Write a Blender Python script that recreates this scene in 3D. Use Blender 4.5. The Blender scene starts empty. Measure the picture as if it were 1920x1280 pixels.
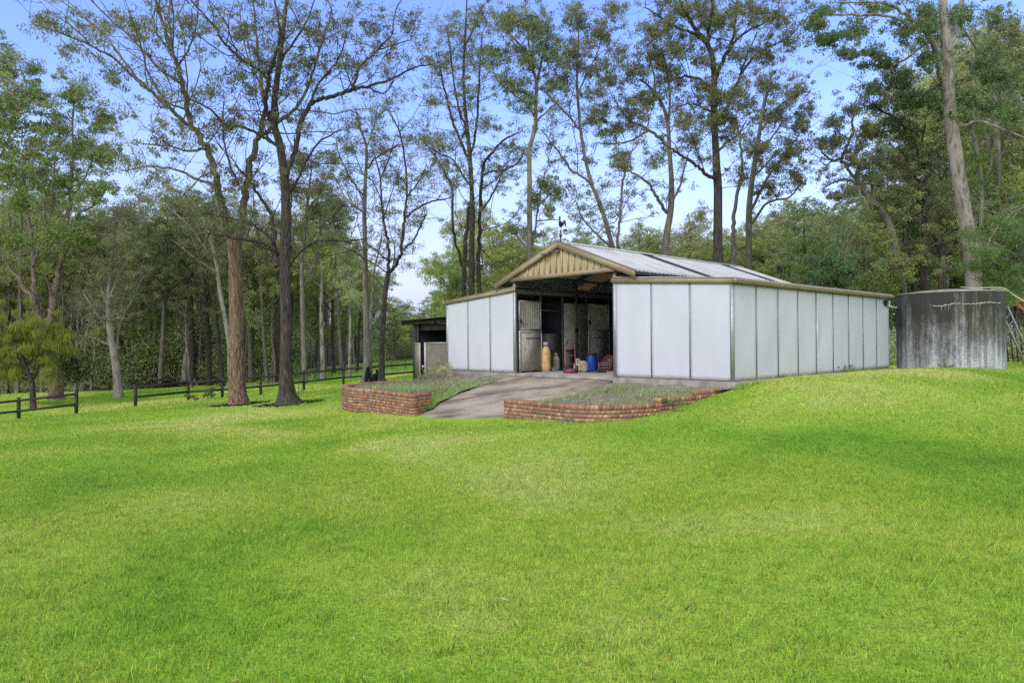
import bpy, math, random
import numpy as np
from mathutils import Matrix, Vector
R = math.radians
random.seed(7)
rng = np.random.default_rng(7)
sc = bpy.context.scene
COL = sc.collection

# ------------------------------------------------------------------ camera
EYE = 1.6
ROLL = R(-0.5)
F = 1280.0
cd = bpy.data.cameras.new('camera')
cd.sensor_width = 36; cd.lens = 24.0
cd.clip_start = 0.05; cd.clip_end = 3000
cam = bpy.data.objects.new('camera', cd); COL.objects.link(cam)
cam.matrix_world = Matrix.Translation((0, 0, EYE)) @ Matrix.Rotation(R(90), 4, 'X') @ Matrix.Rotation(ROLL, 4, 'Z')
sc.camera = cam
# ------------------------------------------------------------------ sky, sun, exposure
SUN_EL, SUN_AZ = R(41), R(214)      # azimuth measured clockwise from +Y (behind and left of the camera)
w = bpy.data.worlds.new('World'); sc.world = w; w.use_nodes = True
nt = w.node_tree; nt.nodes.clear()
wo = nt.nodes.new('ShaderNodeOutputWorld'); bg = nt.nodes.new('ShaderNodeBackground')
sky = nt.nodes.new('ShaderNodeTexSky'); sky.sky_type = 'NISHITA'; sky.sun_disc = False
sky.sun_elevation = SUN_EL; sky.sun_rotation = SUN_AZ
sky.altitude = 100; sky.air_density = 1.6; sky.dust_density = 0.3; sky.ozone_density = 4.0
tc = nt.nodes.new('ShaderNodeTexCoord')
sep = nt.nodes.new('ShaderNodeSeparateXYZ'); nt.links.new(tc.outputs['Generated'], sep.inputs[0])
el = nt.nodes.new('ShaderNodeMapRange'); el.inputs[1].default_value = 0.0; el.inputs[2].default_value = 0.34
el.inputs[3].default_value = 1.0; el.inputs[4].default_value = 0.0
nt.links.new(sep.outputs[2], el.inputs[0])
mp = nt.nodes.new('ShaderNodeMapping'); mp.inputs['Scale'].default_value = (2.2, 2.2, 9)
nt.links.new(tc.outputs['Generated'], mp.inputs[0])
nz = nt.nodes.new('ShaderNodeTexNoise'); nz.inputs['Scale'].default_value = 1.6; nz.inputs['Detail'].default_value = 6
nt.links.new(mp.outputs[0], nz.inputs[0])
cr = nt.nodes.new('ShaderNodeMapRange'); cr.inputs[1].default_value = 0.3; cr.inputs[2].default_value = 0.75
nt.links.new(nz.outputs[0], cr.inputs[0])
mu = nt.nodes.new('ShaderNodeMath'); mu.operation = 'MULTIPLY'
nt.links.new(el.outputs[0], mu.inputs[0]); nt.links.new(cr.outputs[0], mu.inputs[1])
ad = nt.nodes.new('ShaderNodeMath'); ad.operation = 'MULTIPLY_ADD'; ad.use_clamp = True
el2 = nt.nodes.new('ShaderNodeMath'); el2.operation = 'POWER'; el2.inputs[1].default_value = 1.5
nt.links.new(el.outputs[0], el2.inputs[0])
nt.links.new(mu.outputs[0], ad.inputs[0]); ad.inputs[1].default_value = 0.6
el3 = nt.nodes.new('ShaderNodeMath'); el3.operation = 'MULTIPLY'; el3.inputs[1].default_value = 1.0
nt.links.new(el2.outputs[0], el3.inputs[0]); nt.links.new(el3.outputs[0], ad.inputs[2])
hs = nt.nodes.new('ShaderNodeMix'); hs.data_type = 'RGBA'; hs.blend_type = 'MULTIPLY'; hs.inputs[0].default_value = 1
nt.links.new(sky.outputs[0], hs.inputs[6]); hs.inputs[7].default_value = (0.92, 0.92, 1.38, 1)
mx = nt.nodes.new('ShaderNodeMix'); mx.data_type = 'RGBA'
nt.links.new(ad.outputs[0], mx.inputs[0]); nt.links.new(hs.outputs[2], mx.inputs[6]); mx.inputs[7].default_value = (3.5, 3.95, 5.3, 1)
# unseen broken white cloud, added behind the camera as white fill light
bk = nt.nodes.new('ShaderNodeMapRange'); bk.inputs[1].default_value = 0.25; bk.inputs[2].default_value = -0.35
bk.inputs[3].default_value = 0.0; bk.inputs[4].default_value = 0.8
nt.links.new(sep.outputs[1], bk.inputs[0])
cb = nt.nodes.new('ShaderNodeMath'); cb.operation = 'MULTIPLY'; nt.links.new(bk.outputs[0], cb.inputs[0]); nt.links.new(cr.outputs[0], cb.inputs[1])
cb2 = nt.nodes.new('ShaderNodeMath'); cb2.operation = 'MULTIPLY_ADD'; cb2.inputs[1].default_value = 0.6; cb2.use_clamp = True
nt.links.new(bk.outputs[0], cb2.inputs[0]); nt.links.new(cb.outputs[0], cb2.inputs[2])
mx2 = nt.nodes.new('ShaderNodeMix'); mx2.data_type = 'RGBA'
nt.links.new(cb2.outputs[0], mx2.inputs[0]); nt.links.new(mx.outputs[2], mx2.inputs[6]); mx2.inputs[7].default_value = (7.6, 7.5, 7.6, 1)
nt.links.new(mx2.outputs[2], bg.inputs[0]); bg.inputs[1].default_value = 0.14
nt.links.new(bg.outputs[0], wo.inputs[0])
sd = bpy.data.lights.new('sun', 'SUN'); sd.energy = 1.25; sd.angle = R(14); sd.color = (1, 0.965, 0.9)
sun = bpy.data.objects.new('sun', sd); COL.objects.link(sun)
dv = Vector((math.sin(SUN_AZ)*math.cos(SUN_EL), math.cos(SUN_AZ)*math.cos(SUN_EL), math.sin(SUN_EL)))
sun.rotation_euler = dv.to_track_quat('Z', 'Y').to_euler(); sun.location = (-20, -20, 40)
sc.view_settings.view_transform = 'Standard'; sc.view_settings.look = 'None'
sc.view_settings.exposure = 0.62; sc.view_settings.gamma = 1.0; sc.view_settings.use_curve_mapping = False
sc.render.engine = 'CYCLES'
sc.cycles.max_bounces = 6; sc.cycles.diffuse_bounces = 4; sc.cycles.glossy_bounces = 2
sc.cycles.transmission_bounces = 3; sc.cycles.transparent_max_bounces = 6
sc.cycles.use_denoising = False; sc.cycles.use_adaptive_sampling = False
sc.cycles.sample_clamp_indirect = 8

# ------------------------------------------------------------------ helpers
CR, SR = math.cos(ROLL), math.sin(ROLL)
def U(px, py, D):
    """world point seen at pixel (px,py) of the 1920x1280 photograph, D metres ahead"""
    a, b = (px-960)/F, -(py-640)/F
    return np.array([(a*CR-b*SR)*D, D, EYE+(a*SR+b*CR)*D])

def tag(o, label=None, cat=None, group=None, kind=None):
    if label: o['label'] = label
    if cat: o['category'] = cat
    if group: o['group'] = group
    if kind: o['kind'] = kind
    return o
def empty(name, loc, rz=0, label=None, cat=None, group=None, kind=None):
    o = bpy.data.objects.new(name, None); COL.objects.link(o)
    o.location = loc; o.rotation_euler = (0, 0, rz); o.empty_display_size = 0.2
    return tag(o, label, cat, group, kind)
def mesh_np(name, V, Fq, mat, parent=None, tint=None, smooth=False, mats=None, midx=None):
    """V (n,3); Fq (m,k) with one k, or list of such arrays; tint per vertex (n,3)"""
    me = bpy.data.meshes.new(name)
    V = np.asarray(V, dtype=np.float32)
    Fl = [np.asarray(f) for f in (Fq if isinstance(Fq, list) else [Fq]) if len(f)]
    nl = sum(f.size for f in Fl); nf = sum(len(f) for f in Fl)
    me.vertices.add(len(V)); me.vertices.foreach_set('co', V.ravel())
    me.loops.add(nl); me.loops.foreach_set('vertex_index', np.concatenate([f.ravel() for f in Fl]).astype(np.int32))
    me.polygons.add(nf)
    cnt = np.concatenate([np.full(len(f), f.shape[1]) for f in Fl])
    st = np.concatenate([[0], np.cumsum(cnt)[:-1]]).astype(np.int32)
    me.polygons.foreach_set('loop_start', st)
    if smooth: me.polygons.foreach_set('use_smooth', np.ones(nf, dtype=bool))
    if tint is not None:
        at = me.attributes.new('tint', 'FLOAT_COLOR', 'POINT')
        t4 = np.ones((len(V), 4), dtype=np.float32); t4[:, :3] = tint
        at.data.foreach_set('color', t4.ravel())
    for m_ in (mats or [mat]): me.materials.append(m_)
    if midx is not None: me.polygons.foreach_set('material_index', np.asarray(midx, dtype=np.int32))
    me.update(calc_edges=True); me.validate()
    o = bpy.data.objects.new(name, me); COL.objects.link(o)
    if parent is not None: o.parent = parent
    return o
class MB:
    def __init__(s): s.v = []; s.q = []; s.t = []; s.n = 0; s.tn = []
    def add(s, V, Q=(), T=(), tint=(1, 1, 1)):
        V = np.asarray(V, dtype=float)
        if len(Q): s.q.append(np.asarray(Q)+s.n)
        if len(T): s.t.append(np.asarray(T)+s.n)
        s.v.append(V); s.n += len(V); s.tn.append(np.tile(np.asarray(tint, dtype=float), (len(V), 1)) if np.ndim(tint) == 1 else tint)
        return s
    def box(s, a, b, tint=(1, 1, 1), M=None):
        x0, y0, z0 = a; x1, y1, z1 = b
        V = np.array([(x0,y0,z0),(x1,y0,z0),(x1,y1,z0),(x0,y1,z0),(x0,y0,z1),(x1,y0,z1),(x1,y1,z1),(x0,y1,z1)], dtype=float)
        if M is not None: V = V @ np.array(M.to_3x3()).T + np.array(M.translation)
        return s.add(V, [(3,2,1,0),(4,5,6,7),(0,1,5,4),(1,2,6,5),(2,3,7,6),(3,0,4,7)], tint=tint)
    def bar(s, p, q, wx, wz, tint=(1, 1, 1)):
        p, q = np.asarray(p, float), np.asarray(q, float); d = q-p; L = np.linalg.norm(d); d /= L
        up = np.array([0, 0, 1.0]) if abs(d[2]) < .9 else np.array([0, 1.0, 0])
        a = np.cross(d, up); a /= np.linalg.norm(a); b = np.cross(a, d)
        V = [p-a*wx/2-b*wz/2, p+a*wx/2-b*wz/2, p+a*wx/2+b*wz/2, p-a*wx/2+b*wz/2]
        V += [x+d*L for x in V]
        return s.add(V, [(0,1,2,3),(7,6,5,4),(1,0,4,5),(2,1,5,6),(3,2,6,7),(0,3,7,4)], tint=tint)
    def tube(s, P, r, n=8, tint=(1, 1, 1), cap=True):
        V, Q = tube_np(np.asarray(P, float), r, n)
        k = len(P)
        if cap:
            V = np.vstack([V, P[0], P[-1]]); a, b = k*n, k*n+1
            T = [(a, (i+1) % n, i) for i in range(n)] + [(b, (k-1)*n+i, (k-1)*n+(i+1) % n) for i in range(n)]
            return s.add(V, Q, T, tint)
        return s.add(V, Q, tint=tint)
    def lathe(s, c, prof, n=20, tint=(1, 1, 1), ax='z'):
        c = np.asarray(c, float); a = np.linspace(0, 2*np.pi, n, endpoint=False)
        rings = []
        for r, z in prof:
            if ax == 'z': rings.append(np.c_[c[0]+r*np.cos(a), c[1]+r*np.sin(a), np.full(n, c[2]+z)])
            elif ax == 'y': rings.append(np.c_[c[0]+r*np.cos(a), np.full(n, c[1]+z), c[2]-r*np.sin(a)])
            else: rings.append(np.c_[np.full(n, c[0]+z), c[1]+r*np.cos(a), c[2]+r*np.sin(a)])
        V = np.vstack(rings); k = len(prof); Q = ring_quads(k, n)
        return s.add(V, Q, tint=tint)
    def build(s, name, mat, parent=None, smooth=False, tinted=False):
        fs = []
        if s.q: fs.append(np.vstack(s.q))
        if s.t: fs.append(np.vstack(s.t))
        return mesh_np(name, np.vstack(s.v), fs, mat, parent, np.vstack(s.tn) if tinted else None, smooth)
def ring_quads(k, n):
    i = np.arange(k-1)[:, None]*n; j = np.arange(n)[None, :]; j2 = (j+1) % n
    return np.stack([i+j, i+j2, i+n+j2, i+n+j], -1).reshape(-1, 4)
def tube_np(P, r, n):
    k = len(P); r = np.broadcast_to(np.asarray(r, float), (k,))
    T = np.gradient(P, axis=0); T /= np.linalg.norm(T, axis=1)[:, None]+1e-9
    m = T.mean(0); ref = np.array([1.0, 0, 0]) if abs(m[0]) < abs(m[2])+.2 else np.array([0, 0, 1.0])
    A = np.cross(T, ref); A /= np.linalg.norm(A, axis=1)[:, None]+1e-9
    B = np.cross(T, A)
    a = np.linspace(0, 2*np.pi, n, endpoint=False)
    V = P[:, None, :] + r[:, None, None]*(np.cos(a)[None, :, None]*A[:, None, :]+np.sin(a)[None, :, None]*B[:, None, :])
    return V.reshape(-1, 3), ring_quads(k, n)
def catmull(P, m=4):
    P = np.asarray(P, float)
    if len(P) < 3: 
        t = np.linspace(0, 1, m*(len(P)-1)+1)[:, None]; return P[0]*(1-t)+P[-1]*t
    Q = np.vstack([2*P[0]-P[1], P, 2*P[-1]-P[-2]]); out = []
    for i in range(1, len(Q)-2):
        for j in range(m):
            t = j/m; a, b, c, d = Q[i-1], Q[i], Q[i+1], Q[i+2]
            out.append(.5*((2*b)+(c-a)*t+(2*a-5*b+4*c-d)*t*t+(3*b-a-3*c+d)*t**3))
    out.append(P[-1]); return np.array(out)

# ------------------------------------------------------------------ materials
def _nodes(name):
    m = bpy.data.materials.new(name); m.use_nodes = True; t = m.node_tree
    return m, t, t.nodes['Principled BSDF']
def N(t, kind, **kw):
    n = t.nodes.new(kind)
    for k, v in kw.items(): setattr(n, k, v)
    return n
def noise_ramp(t, cols, scale, stretch=(1, 1, 1), detail=5, rough=.6, coord='Object', dist=0):
    c = N(t, 'ShaderNodeTexCoord'); mpn = N(t, 'ShaderNodeMapping'); mpn.inputs['Scale'].default_value = stretch
    t.links.new(c.outputs[coord], mpn.inputs[0])
    n = N(t, 'ShaderNodeTexNoise'); n.inputs['Scale'].default_value = scale; n.inputs['Detail'].default_value = detail
    n.inputs['Roughness'].default_value = rough; n.inputs['Distortion'].default_value = dist
    t.links.new(mpn.outputs[0], n.inputs[0])
    r = N(t, 'ShaderNodeValToRGB'); e = r.color_ramp.elements
    while len(e) < len(cols): e.new(.5)
    for i, (p_, c_) in enumerate(cols):
        e[i].position = p_; e[i].color = (*c_, 1) if len(c_) == 3 else c_
    t.links.new(n.outputs[0], r.inputs[0])
    return r, n
def mixc(t, fac, a, b, mode='MIX'):
    m = N(t, 'ShaderNodeMix', data_type='RGBA', blend_type=mode)
    for s_, v in ((0, fac), (6, a), (7, b)):
        if isinstance(v, (int, float)): m.inputs[s_].default_value = v
        elif isinstance(v, tuple): m.inputs[s_].default_value = (*v, 1)
        else: t.links.new(v, m.inputs[s_])
    return m.outputs[2]
def mat(name, cols, scale=4, stretch=(1, 1, 1), rough=.8, bump=0, bscale=None, bstretch=None, tint=False, metal=0, detail=5, dist=0, spec=.5, bdist=.02):
    m, t, p = _nodes(name)
    if isinstance(cols[0], (int, float)): cols = [(0.3, cols), (0.7, tuple(c*.85 for c in cols))]
    r, n = noise_ramp(t, cols, scale, stretch, detail, dist=dist)
    out = r.outputs[0]
    if tint:
        a = N(t, 'ShaderNodeAttribute', attribute_name='tint'); out = mixc(t, 1.0, out, a.outputs['Color'], 'MULTIPLY')
    t.links.new(out, p.inputs['Base Color'])
    p.inputs['Roughness'].default_value = rough; p.inputs['Metallic'].default_value = metal
    p.inputs['Specular IOR Level'].default_value = spec
    if bump:
        c = N(t, 'ShaderNodeTexCoord'); mpn = N(t, 'ShaderNodeMapping'); mpn.inputs['Scale'].default_value = bstretch or stretch
        t.links.new(c.outputs['Object'], mpn.inputs[0])
        n2 = N(t, 'ShaderNodeTexNoise'); n2.inputs['Scale'].default_value = bscale or scale*4; n2.inputs['Detail'].default_value = 6
        t.links.new(mpn.outputs[0], n2.inputs[0])
        b = N(t, 'ShaderNodeBump'); b.inputs['Strength'].default_value = bump; b.inputs['Distance'].default_value = bdist
        t.links.new(n2.outputs[0], b.inputs['Height']); t.links.new(b.outputs[0], p.inputs['Normal'])
    return m
def leafmat(name, col, trans=.28, rough=.55):
    m, t, p = _nodes(name)
    a = N(t, 'ShaderNodeAttribute', attribute_name='tint')
    oi = N(t, 'ShaderNodeObjectInfo')
    mr = N(t, 'ShaderNodeMapRange'); mr.inputs[3].default_value = .8; mr.inputs[4].default_value = 1.2
    t.links.new(oi.outputs['Random'], mr.inputs[0])
    c = mixc(t, 1.0, tuple(col), a.outputs['Color'], 'MULTIPLY')
    c = mixc(t, 1.0, c, mr.outputs[0], 'MULTIPLY')
    t.links.new(c, p.inputs['Base Color']); p.inputs['Roughness'].default_value = rough
    p.inputs['Specular IOR Level'].default_value = .35
    tr = N(t, 'ShaderNodeBsdfTranslucent'); t.links.new(c, tr.inputs[0])
    ms = N(t, 'ShaderNodeMixShader'); ms.inputs[0].default_value = trans
    o = t.nodes['Material Output']
    t.links.new(p.outputs[0], ms.inputs[1]); t.links.new(tr.outputs[0], ms.inputs[2]); t.links.new(ms.outputs[0], o.inputs[0])
    return m

MT = {}
MT['bark_brown'] = mat('bark_brown', [(.36, (.04, .025, .017)), (.47, (.16, .10, .065)), (.58, (.25, .165, .11)), (.7, (.40, .30, .21))], 7, (3, 3, .4), .95, 1.0, 20, (3, 3, .35), bdist=.05, dist=.6, tint=True)
MT['bark_dark'] = mat('bark_dark', [(.36, (.016, .013, .011)), (.5, (.055, .045, .036)), (.62, (.085, .07, .058)), (.75, (.15, .13, .105))], 6, (3, 3, .5), .95, 1.0, 14, (3, 3, .35), bdist=.05, tint=True)
MT['bark_pale'] = mat('bark_pale', [(.34, (.085, .07, .055)), (.45, (.165, .145, .12)), (.56, (.29, .262, .225)), (.66, (.20, .155, .12)), (.74, (.10, .072, .055))], 1.6, (2, 2, .6), .85, .5, 9, (2, 2, .35), bdist=.03, dist=.8, tint=True)
MT['bark_grey'] = mat('bark_grey', [(.3, (.085, .075, .06)), (.55, (.165, .145, .12)), (.75, (.27, .25, .215))], 3, (2, 2, .5), .9, .7, 12, (2, 2, .35), bdist=.03, dist=.5, tint=True)
MT['leaf'] = leafmat('gum_leaf', (.185, .215, .095))
MT['leaf_green'] = leafmat('green_leaf', (.18, .26, .065))
MT['leaf_grey'] = leafmat('grey_gum_leaf', (.25, .275, .145))
MT['leaf_willow'] = leafmat('willow_leaf', (.30, .36, .065), .45)
MT['leaf_wattle'] = leafmat('wattle_leaf', (.12, .215, .06))
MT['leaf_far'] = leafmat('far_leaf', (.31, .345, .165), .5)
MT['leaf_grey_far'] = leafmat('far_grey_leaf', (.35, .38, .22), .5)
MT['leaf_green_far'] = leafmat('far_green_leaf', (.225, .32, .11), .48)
MT['panel'] = None

# ------------------------------------------------------------------ barn frame of reference
CX, CY = U(1374.4, 715.6, 16.8)[:2]
SLAB = float(U(1374.4, 715.6, 16.8)[2])
BA = math.atan2(-.7327, .6806)
BM = Matrix.Translation((CX, CY, SLAB)) @ Matrix.Rotation(BA, 4, 'Z')
ca, sa = math.cos(BA), math.sin(BA)
def BW(s, t, h=0):            # s leftwards along the front, t back along the side, h above slab
    x, y = -s, t
    return np.array([CX+ca*x-sa*y, CY+sa*x+ca*y, SLAB+h])
def ST(x, y):                 # world -> (s, t)
    dx, dy = x-CX, y-CY
    return -(ca*dx+sa*dy), (-sa*dx+ca*dy)

# ------------------------------------------------------------------ terrain heights
ctrl = []
def g(px, py, D): p = U(px, py, D); ctrl.append((p[0], p[1], p[2]))
for c in [(640,773,21.3),(707,775,19.9),(756,784,18.0),(850,788,16.9),(945,789,16.2),(1080,796,14.6),(1200,788,14.7),(1245,776,14.9),
          (1312,752,15.6),(1350,738,16.4),(1378,727,16.6),(1470,705,18.5),(1600,692.5,21.7),(1690,697,23.6),(1775,700,22.9),(1885,693,24.8),
          (1960,691,26),(448,758,27),(538,758,25.5),(254,761,38.4),(143,776,36.8),(35,788,36),(644,721,46),(570,730,44),(489,741,41),
          (417,744,42.6),(353,747,43),(222,748,46),(104,752,44),(62,741,46),(300,726,64),(450,714,64),(600,692,72),(690,682,78),(752,676,82),(700,715,42)]: g(*c)
for (x, y, z) in [(0,-6,.1),(0,0,0),(6,0,.12),(-6,0,-.12),(0,4,-.02),(3,7,.04),(-4,7,-.14),(6,10,.1),(12,12,.42),(-8,12,-.3),(18,16,.6),(20,6,.5),(-20,10,-.75),(12,4,.3),(-12,2,-.3),
                  (-14,20,-.65),(-30,30,-1.9),(-45,30,-2.6),(30,30,.75),(45,30,1.1),(30,50,1.0),(12,45,.55),(0,45,.1),(-4,38,-.35),(50,60,1.6),(20,70,1.2),(-3,70,-.2),(-60,60,-3.0),(-90,90,-3.0),(0,110,.8),(60,110,2.5),(-50,120,-2.5),
                  (120,60,3),(-120,20,-4),(0,200,1),(150,200,3),(-150,200,-3),(0,-40,.5),(100,-30,2),(-100,-30,-3)]: ctrl.append((x, y, z))
for s_ in (1.2, 5.8, 10.2):
    for t_ in (2.5, 6, 9): p = BW(s_, t_, -.3); ctrl.append(tuple(p))
for s_, t_, h_ in [(1.5,-1.5,-.55),(5.5,-1.5,-.6),(9.5,-1.5,-.7),(2,-3.3,-.7),(5.5,-3.6,-.9),(8.5,-3.5,-.9),(11.5,-1,-.75),(13,2,-.5),(13,5,-.45),(12,-3,-.9)]: ctrl.append(tuple(BW(s_, t_, h_)))
ctrl = np.array(ctrl)
def _phi(r2): return .5*r2*np.log(r2+1e-6)
_X = ctrl[:, :2]/10; _n = len(_X)
_K = _phi(((_X[:, None]-_X[None])**2).sum(-1)) + np.eye(_n)*.02
_P = np.c_[np.ones(_n), _X]
_A = np.block([[_K, _P], [_P.T, np.zeros((3, 3))]])
_W = np.linalg.solve(_A, np.r_[ctrl[:, 2], 0, 0, 0])
def gz(x, y):
    sh = np.shape(x); q = np.c_[np.ravel(x), np.ravel(y)]/10
    out = np.empty(len(q))
    for i in range(0, len(q), 20000):
        b = q[i:i+20000]
        out[i:i+20000] = _phi(((b[:, None]-_X[None])**2).sum(-1)) @ _W[:_n] + np.c_[np.ones(len(b)), b] @ _W[_n:]
    return out.reshape(sh) if sh else float(out[0])
def ground_z(x, y):
    z = gz(x, y)
    return z
_ax = np.concatenate([np.arange(-60, -20, 2), np.arange(-20, 22, .35), np.arange(22, 62, 2)])
_ax = np.concatenate([[-400, -250, -170, -120, -90, -75], _ax, [75, 90, 120, 170, 250, 400]])
_ay = np.concatenate([[-100, -60, -30, -15, -8], np.arange(-4, 32, .35), np.arange(32, 100, 2), [110, 130, 160, 200, 300, 500, 800]])
_gx, _gy = np.meshgrid(_ax, _ay)
_gzv = gz(np.clip(_gx, -150, 150), np.clip(_gy, -40, 200))
_gzv = _gzv + (.02*np.sin(_gx*.9+1.3*np.sin(_gy*.5))*np.cos(_gy*.8))
def gfast(x, y):   # bilinear from the grid
    x = np.atleast_1d(np.asarray(x, float)); y = np.atleast_1d(np.asarray(y, float))
    i = np.clip(np.searchsorted(_ax, x)-1, 0, len(_ax)-2); j = np.clip(np.searchsorted(_ay, y)-1, 0, len(_ay)-2)
    u = (x-_ax[i])/(_ax[i+1]-_ax[i]); v = (y-_ay[j])/(_ay[j+1]-_ay[j])
    return (_gzv[j, i]*(1-u)*(1-v)+_gzv[j, i+1]*u*(1-v)+_gzv[j+1, i]*(1-u)*v+_gzv[j+1, i+1]*u*v)
def G1(x, y): return float(gfast(x, y)[0])
def grid_quads(nx, ny):
    i = np.arange(ny-1)[:, None]*nx; j = np.arange(nx-1)[None, :]
    return np.stack([i+j, i+j+1, i+nx+j+1, i+nx+j], -1).reshape(-1, 4)

# lawn material: shared look for the ground sheet and the blades
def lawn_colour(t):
    a, _ = noise_ramp(t, [(.30, (.18, .41, .024)), (.40, (.29, .54, .036)), (.50, (.42, .64, .06)), (.62, (.60, .72, .15))], .2, (1, .8, 1), 5, .5, dist=.5)  # grass tones; light and dark bands of dappled sun are painted into this colour
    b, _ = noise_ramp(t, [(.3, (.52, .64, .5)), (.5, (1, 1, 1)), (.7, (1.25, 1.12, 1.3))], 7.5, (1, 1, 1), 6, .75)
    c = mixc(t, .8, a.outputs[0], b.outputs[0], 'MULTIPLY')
    # thin worn and dry patches
    d, _ = noise_ramp(t, [(.0, (0, 0, 0)), (.64, (0, 0, 0)), (.74, (.65, .65, .65))], 1.3, (1, 1, 1), 9, .75)
    c = mixc(t, d.outputs[0], c, (.27, .26, .13))
    # forest floor and rough ground far off
    g_ = N(t, 'ShaderNodeNewGeometry'); sp = N(t, 'ShaderNodeSeparateXYZ'); t.links.new(g_.outputs['Position'], sp.inputs[0])
    nz_ = N(t, 'ShaderNodeTexNoise'); nz_.inputs['Scale'].default_value = .08; t.links.new(g_.outputs['Position'], nz_.inputs[0])
    m1 = N(t, 'ShaderNodeMath', operation='MULTIPLY_ADD'); m1.inputs[1].default_value = 16; t.links.new(nz_.outputs[0], m1.inputs[0]); t.links.new(sp.outputs[1], m1.inputs[2])
    # on the open meadow (x > -26) the green runs further back
    mrx = N(t, 'ShaderNodeMapRange'); mrx.inputs[1].default_value = -32; mrx.inputs[2].default_value = -20; mrx.inputs[3].default_value = 0; mrx.inputs[4].default_value = -22
    t.links.new(sp.outputs[0], mrx.inputs[0])
    m2 = N(t, 'ShaderNodeMath', operation='ADD'); t.links.new(m1.outputs[0], m2.inputs[0]); t.links.new(mrx.outputs[0], m2.inputs[1])
    mr = N(t, 'ShaderNodeMapRange'); mr.inputs[1].default_value = 62; mr.inputs[2].default_value = 70
    t.links.new(m2.outputs[0], mr.inputs[0])
    return mixc(t, mr.outputs[0], c, (.075, .085, .035))
def make_lawn():
    m, t, p = _nodes('lawn_ground')
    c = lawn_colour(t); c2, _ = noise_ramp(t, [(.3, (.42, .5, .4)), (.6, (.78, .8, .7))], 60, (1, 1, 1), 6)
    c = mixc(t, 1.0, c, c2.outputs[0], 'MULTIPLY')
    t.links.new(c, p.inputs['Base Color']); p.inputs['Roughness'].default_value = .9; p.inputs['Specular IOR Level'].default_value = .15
    n2 = N(t, 'ShaderNodeTexNoise'); n2.inputs['Scale'].default_value = 26; n2.inputs['Detail'].default_value = 8
    cc = N(t, 'ShaderNodeTexCoord'); t.links.new(cc.outputs['Object'], n2.inputs[0])
    b = N(t, 'ShaderNodeBump'); b.inputs['Strength'].default_value = .9; b.inputs['Distance'].default_value = .05
    t.links.new(n2.outputs[0], b.inputs['Height']); t.links.new(b.outputs[0], p.inputs['Normal'])
    return m
def make_blade():
    m, t, p = _nodes('grass_blade')
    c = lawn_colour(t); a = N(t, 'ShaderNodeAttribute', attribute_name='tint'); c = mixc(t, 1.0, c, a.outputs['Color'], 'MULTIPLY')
    ge = N(t, 'ShaderNodeNewGeometry'); vm = N(t, 'ShaderNodeVectorMath', operation='MULTIPLY_ADD'); vm.inputs[1].default_value = (.45, .45, .45); vm.inputs[2].default_value = (0, 0, 1)
    t.links.new(ge.outputs['Normal'], vm.inputs[0]); vn = N(t, 'ShaderNodeVectorMath', operation='NORMALIZE'); t.links.new(vm.outputs[0], vn.inputs[0]); t.links.new(vn.outputs[0], p.inputs['Normal'])
    t.links.new(c, p.inputs['Base Color']); p.inputs['Roughness'].default_value = .55; p.inputs['Specular IOR Level'].default_value = .25
    tr = N(t, 'ShaderNodeBsdfTranslucent'); t.links.new(c, tr.inputs[0])
    ms = N(t, 'ShaderNodeMixShader'); ms.inputs[0].default_value = .35
    t.links.new(p.outputs[0], ms.inputs[1]); t.links.new(tr.outputs[0], ms.inputs[2]); t.links.new(ms.outputs[0], t.nodes['Material Output'].inputs[0])
    return m
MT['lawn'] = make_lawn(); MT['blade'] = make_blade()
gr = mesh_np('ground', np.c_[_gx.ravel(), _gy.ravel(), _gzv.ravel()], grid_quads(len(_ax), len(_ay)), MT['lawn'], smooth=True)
tag(gr, kind='structure')
# ------------------------------------------------------------------ building materials
MT['panel'] = mat('white_panel', [(.3, (.51, .515, .57)), (.55, (.555, .565, .62)), (.75, (.585, .595, .645))], 1.1, (1, 1, .5), .42, .12, 3, bdist=.01, tint=True)
MT['joint'] = mat('grey_joint', [(.3, (.2, .22, .23)), (.7, (.32, .34, .35))], 8, rough=.45, metal=.3)
MT['fascia'] = mat('beige_fascia', [(.3, (.24, .19, .11)), (.7, (.33, .265, .16))], 3, (1, 1, 1), .5, .1, 20)
MT['gable'] = mat('beige_cladding', [(.3, (.34, .265, .145)), (.6, (.44, .35, .2)), (.75, (.48, .39, .235))], 2, (1, 1, .4), .5, .1, 20)
MT['roof'] = mat('weathered_roof_sheet', [(.3, (.30, .305, .30)), (.5, (.44, .445, .44)), (.72, (.54, .545, .54))], 1.5, (.6, 4, 1), .75, .1, 20, spec=.2)
MT['roof_dark'] = mat('fibreglass_strip', [(.3, (.07, .075, .07)), (.7, (.16, .16, .15))], 3, (1, 3, 1), .7)
MT['steel'] = mat('galvanised_steel', [(.3, (.3, .32, .33)), (.7, (.45, .47, .48))], 6, rough=.5, metal=.5)
MT['dark_steel'] = mat('dark_steel', [(.3, (.05, .055, .06)), (.7, (.1, .105, .11))], 6, rough=.6)
MT['stable'] = mat('stable_door_sheet', [(.3, (.25, .24, .2)), (.5, (.36, .345, .29)), (.72, (.44, .425, .37))], 3, (1, 1, 1.2), .7, .1, 20)
MT['stable_dirty'] = mat('dirty_stable_board', [(.30, (.06, .052, .045)), (.36, (.25, .24, .21)), (.55, (.37, .36, .32)), (.75, (.43, .42, .38))], 14, (1, 1, .6), .8, .3, 30, detail=9)
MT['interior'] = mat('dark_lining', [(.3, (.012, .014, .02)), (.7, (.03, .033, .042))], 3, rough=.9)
MT['roof_inner'] = mat('dark_roof_steel', [(.3, (.05, .052, .055)), (.7, (.1, .1, .105))], 3, rough=.7)
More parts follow.
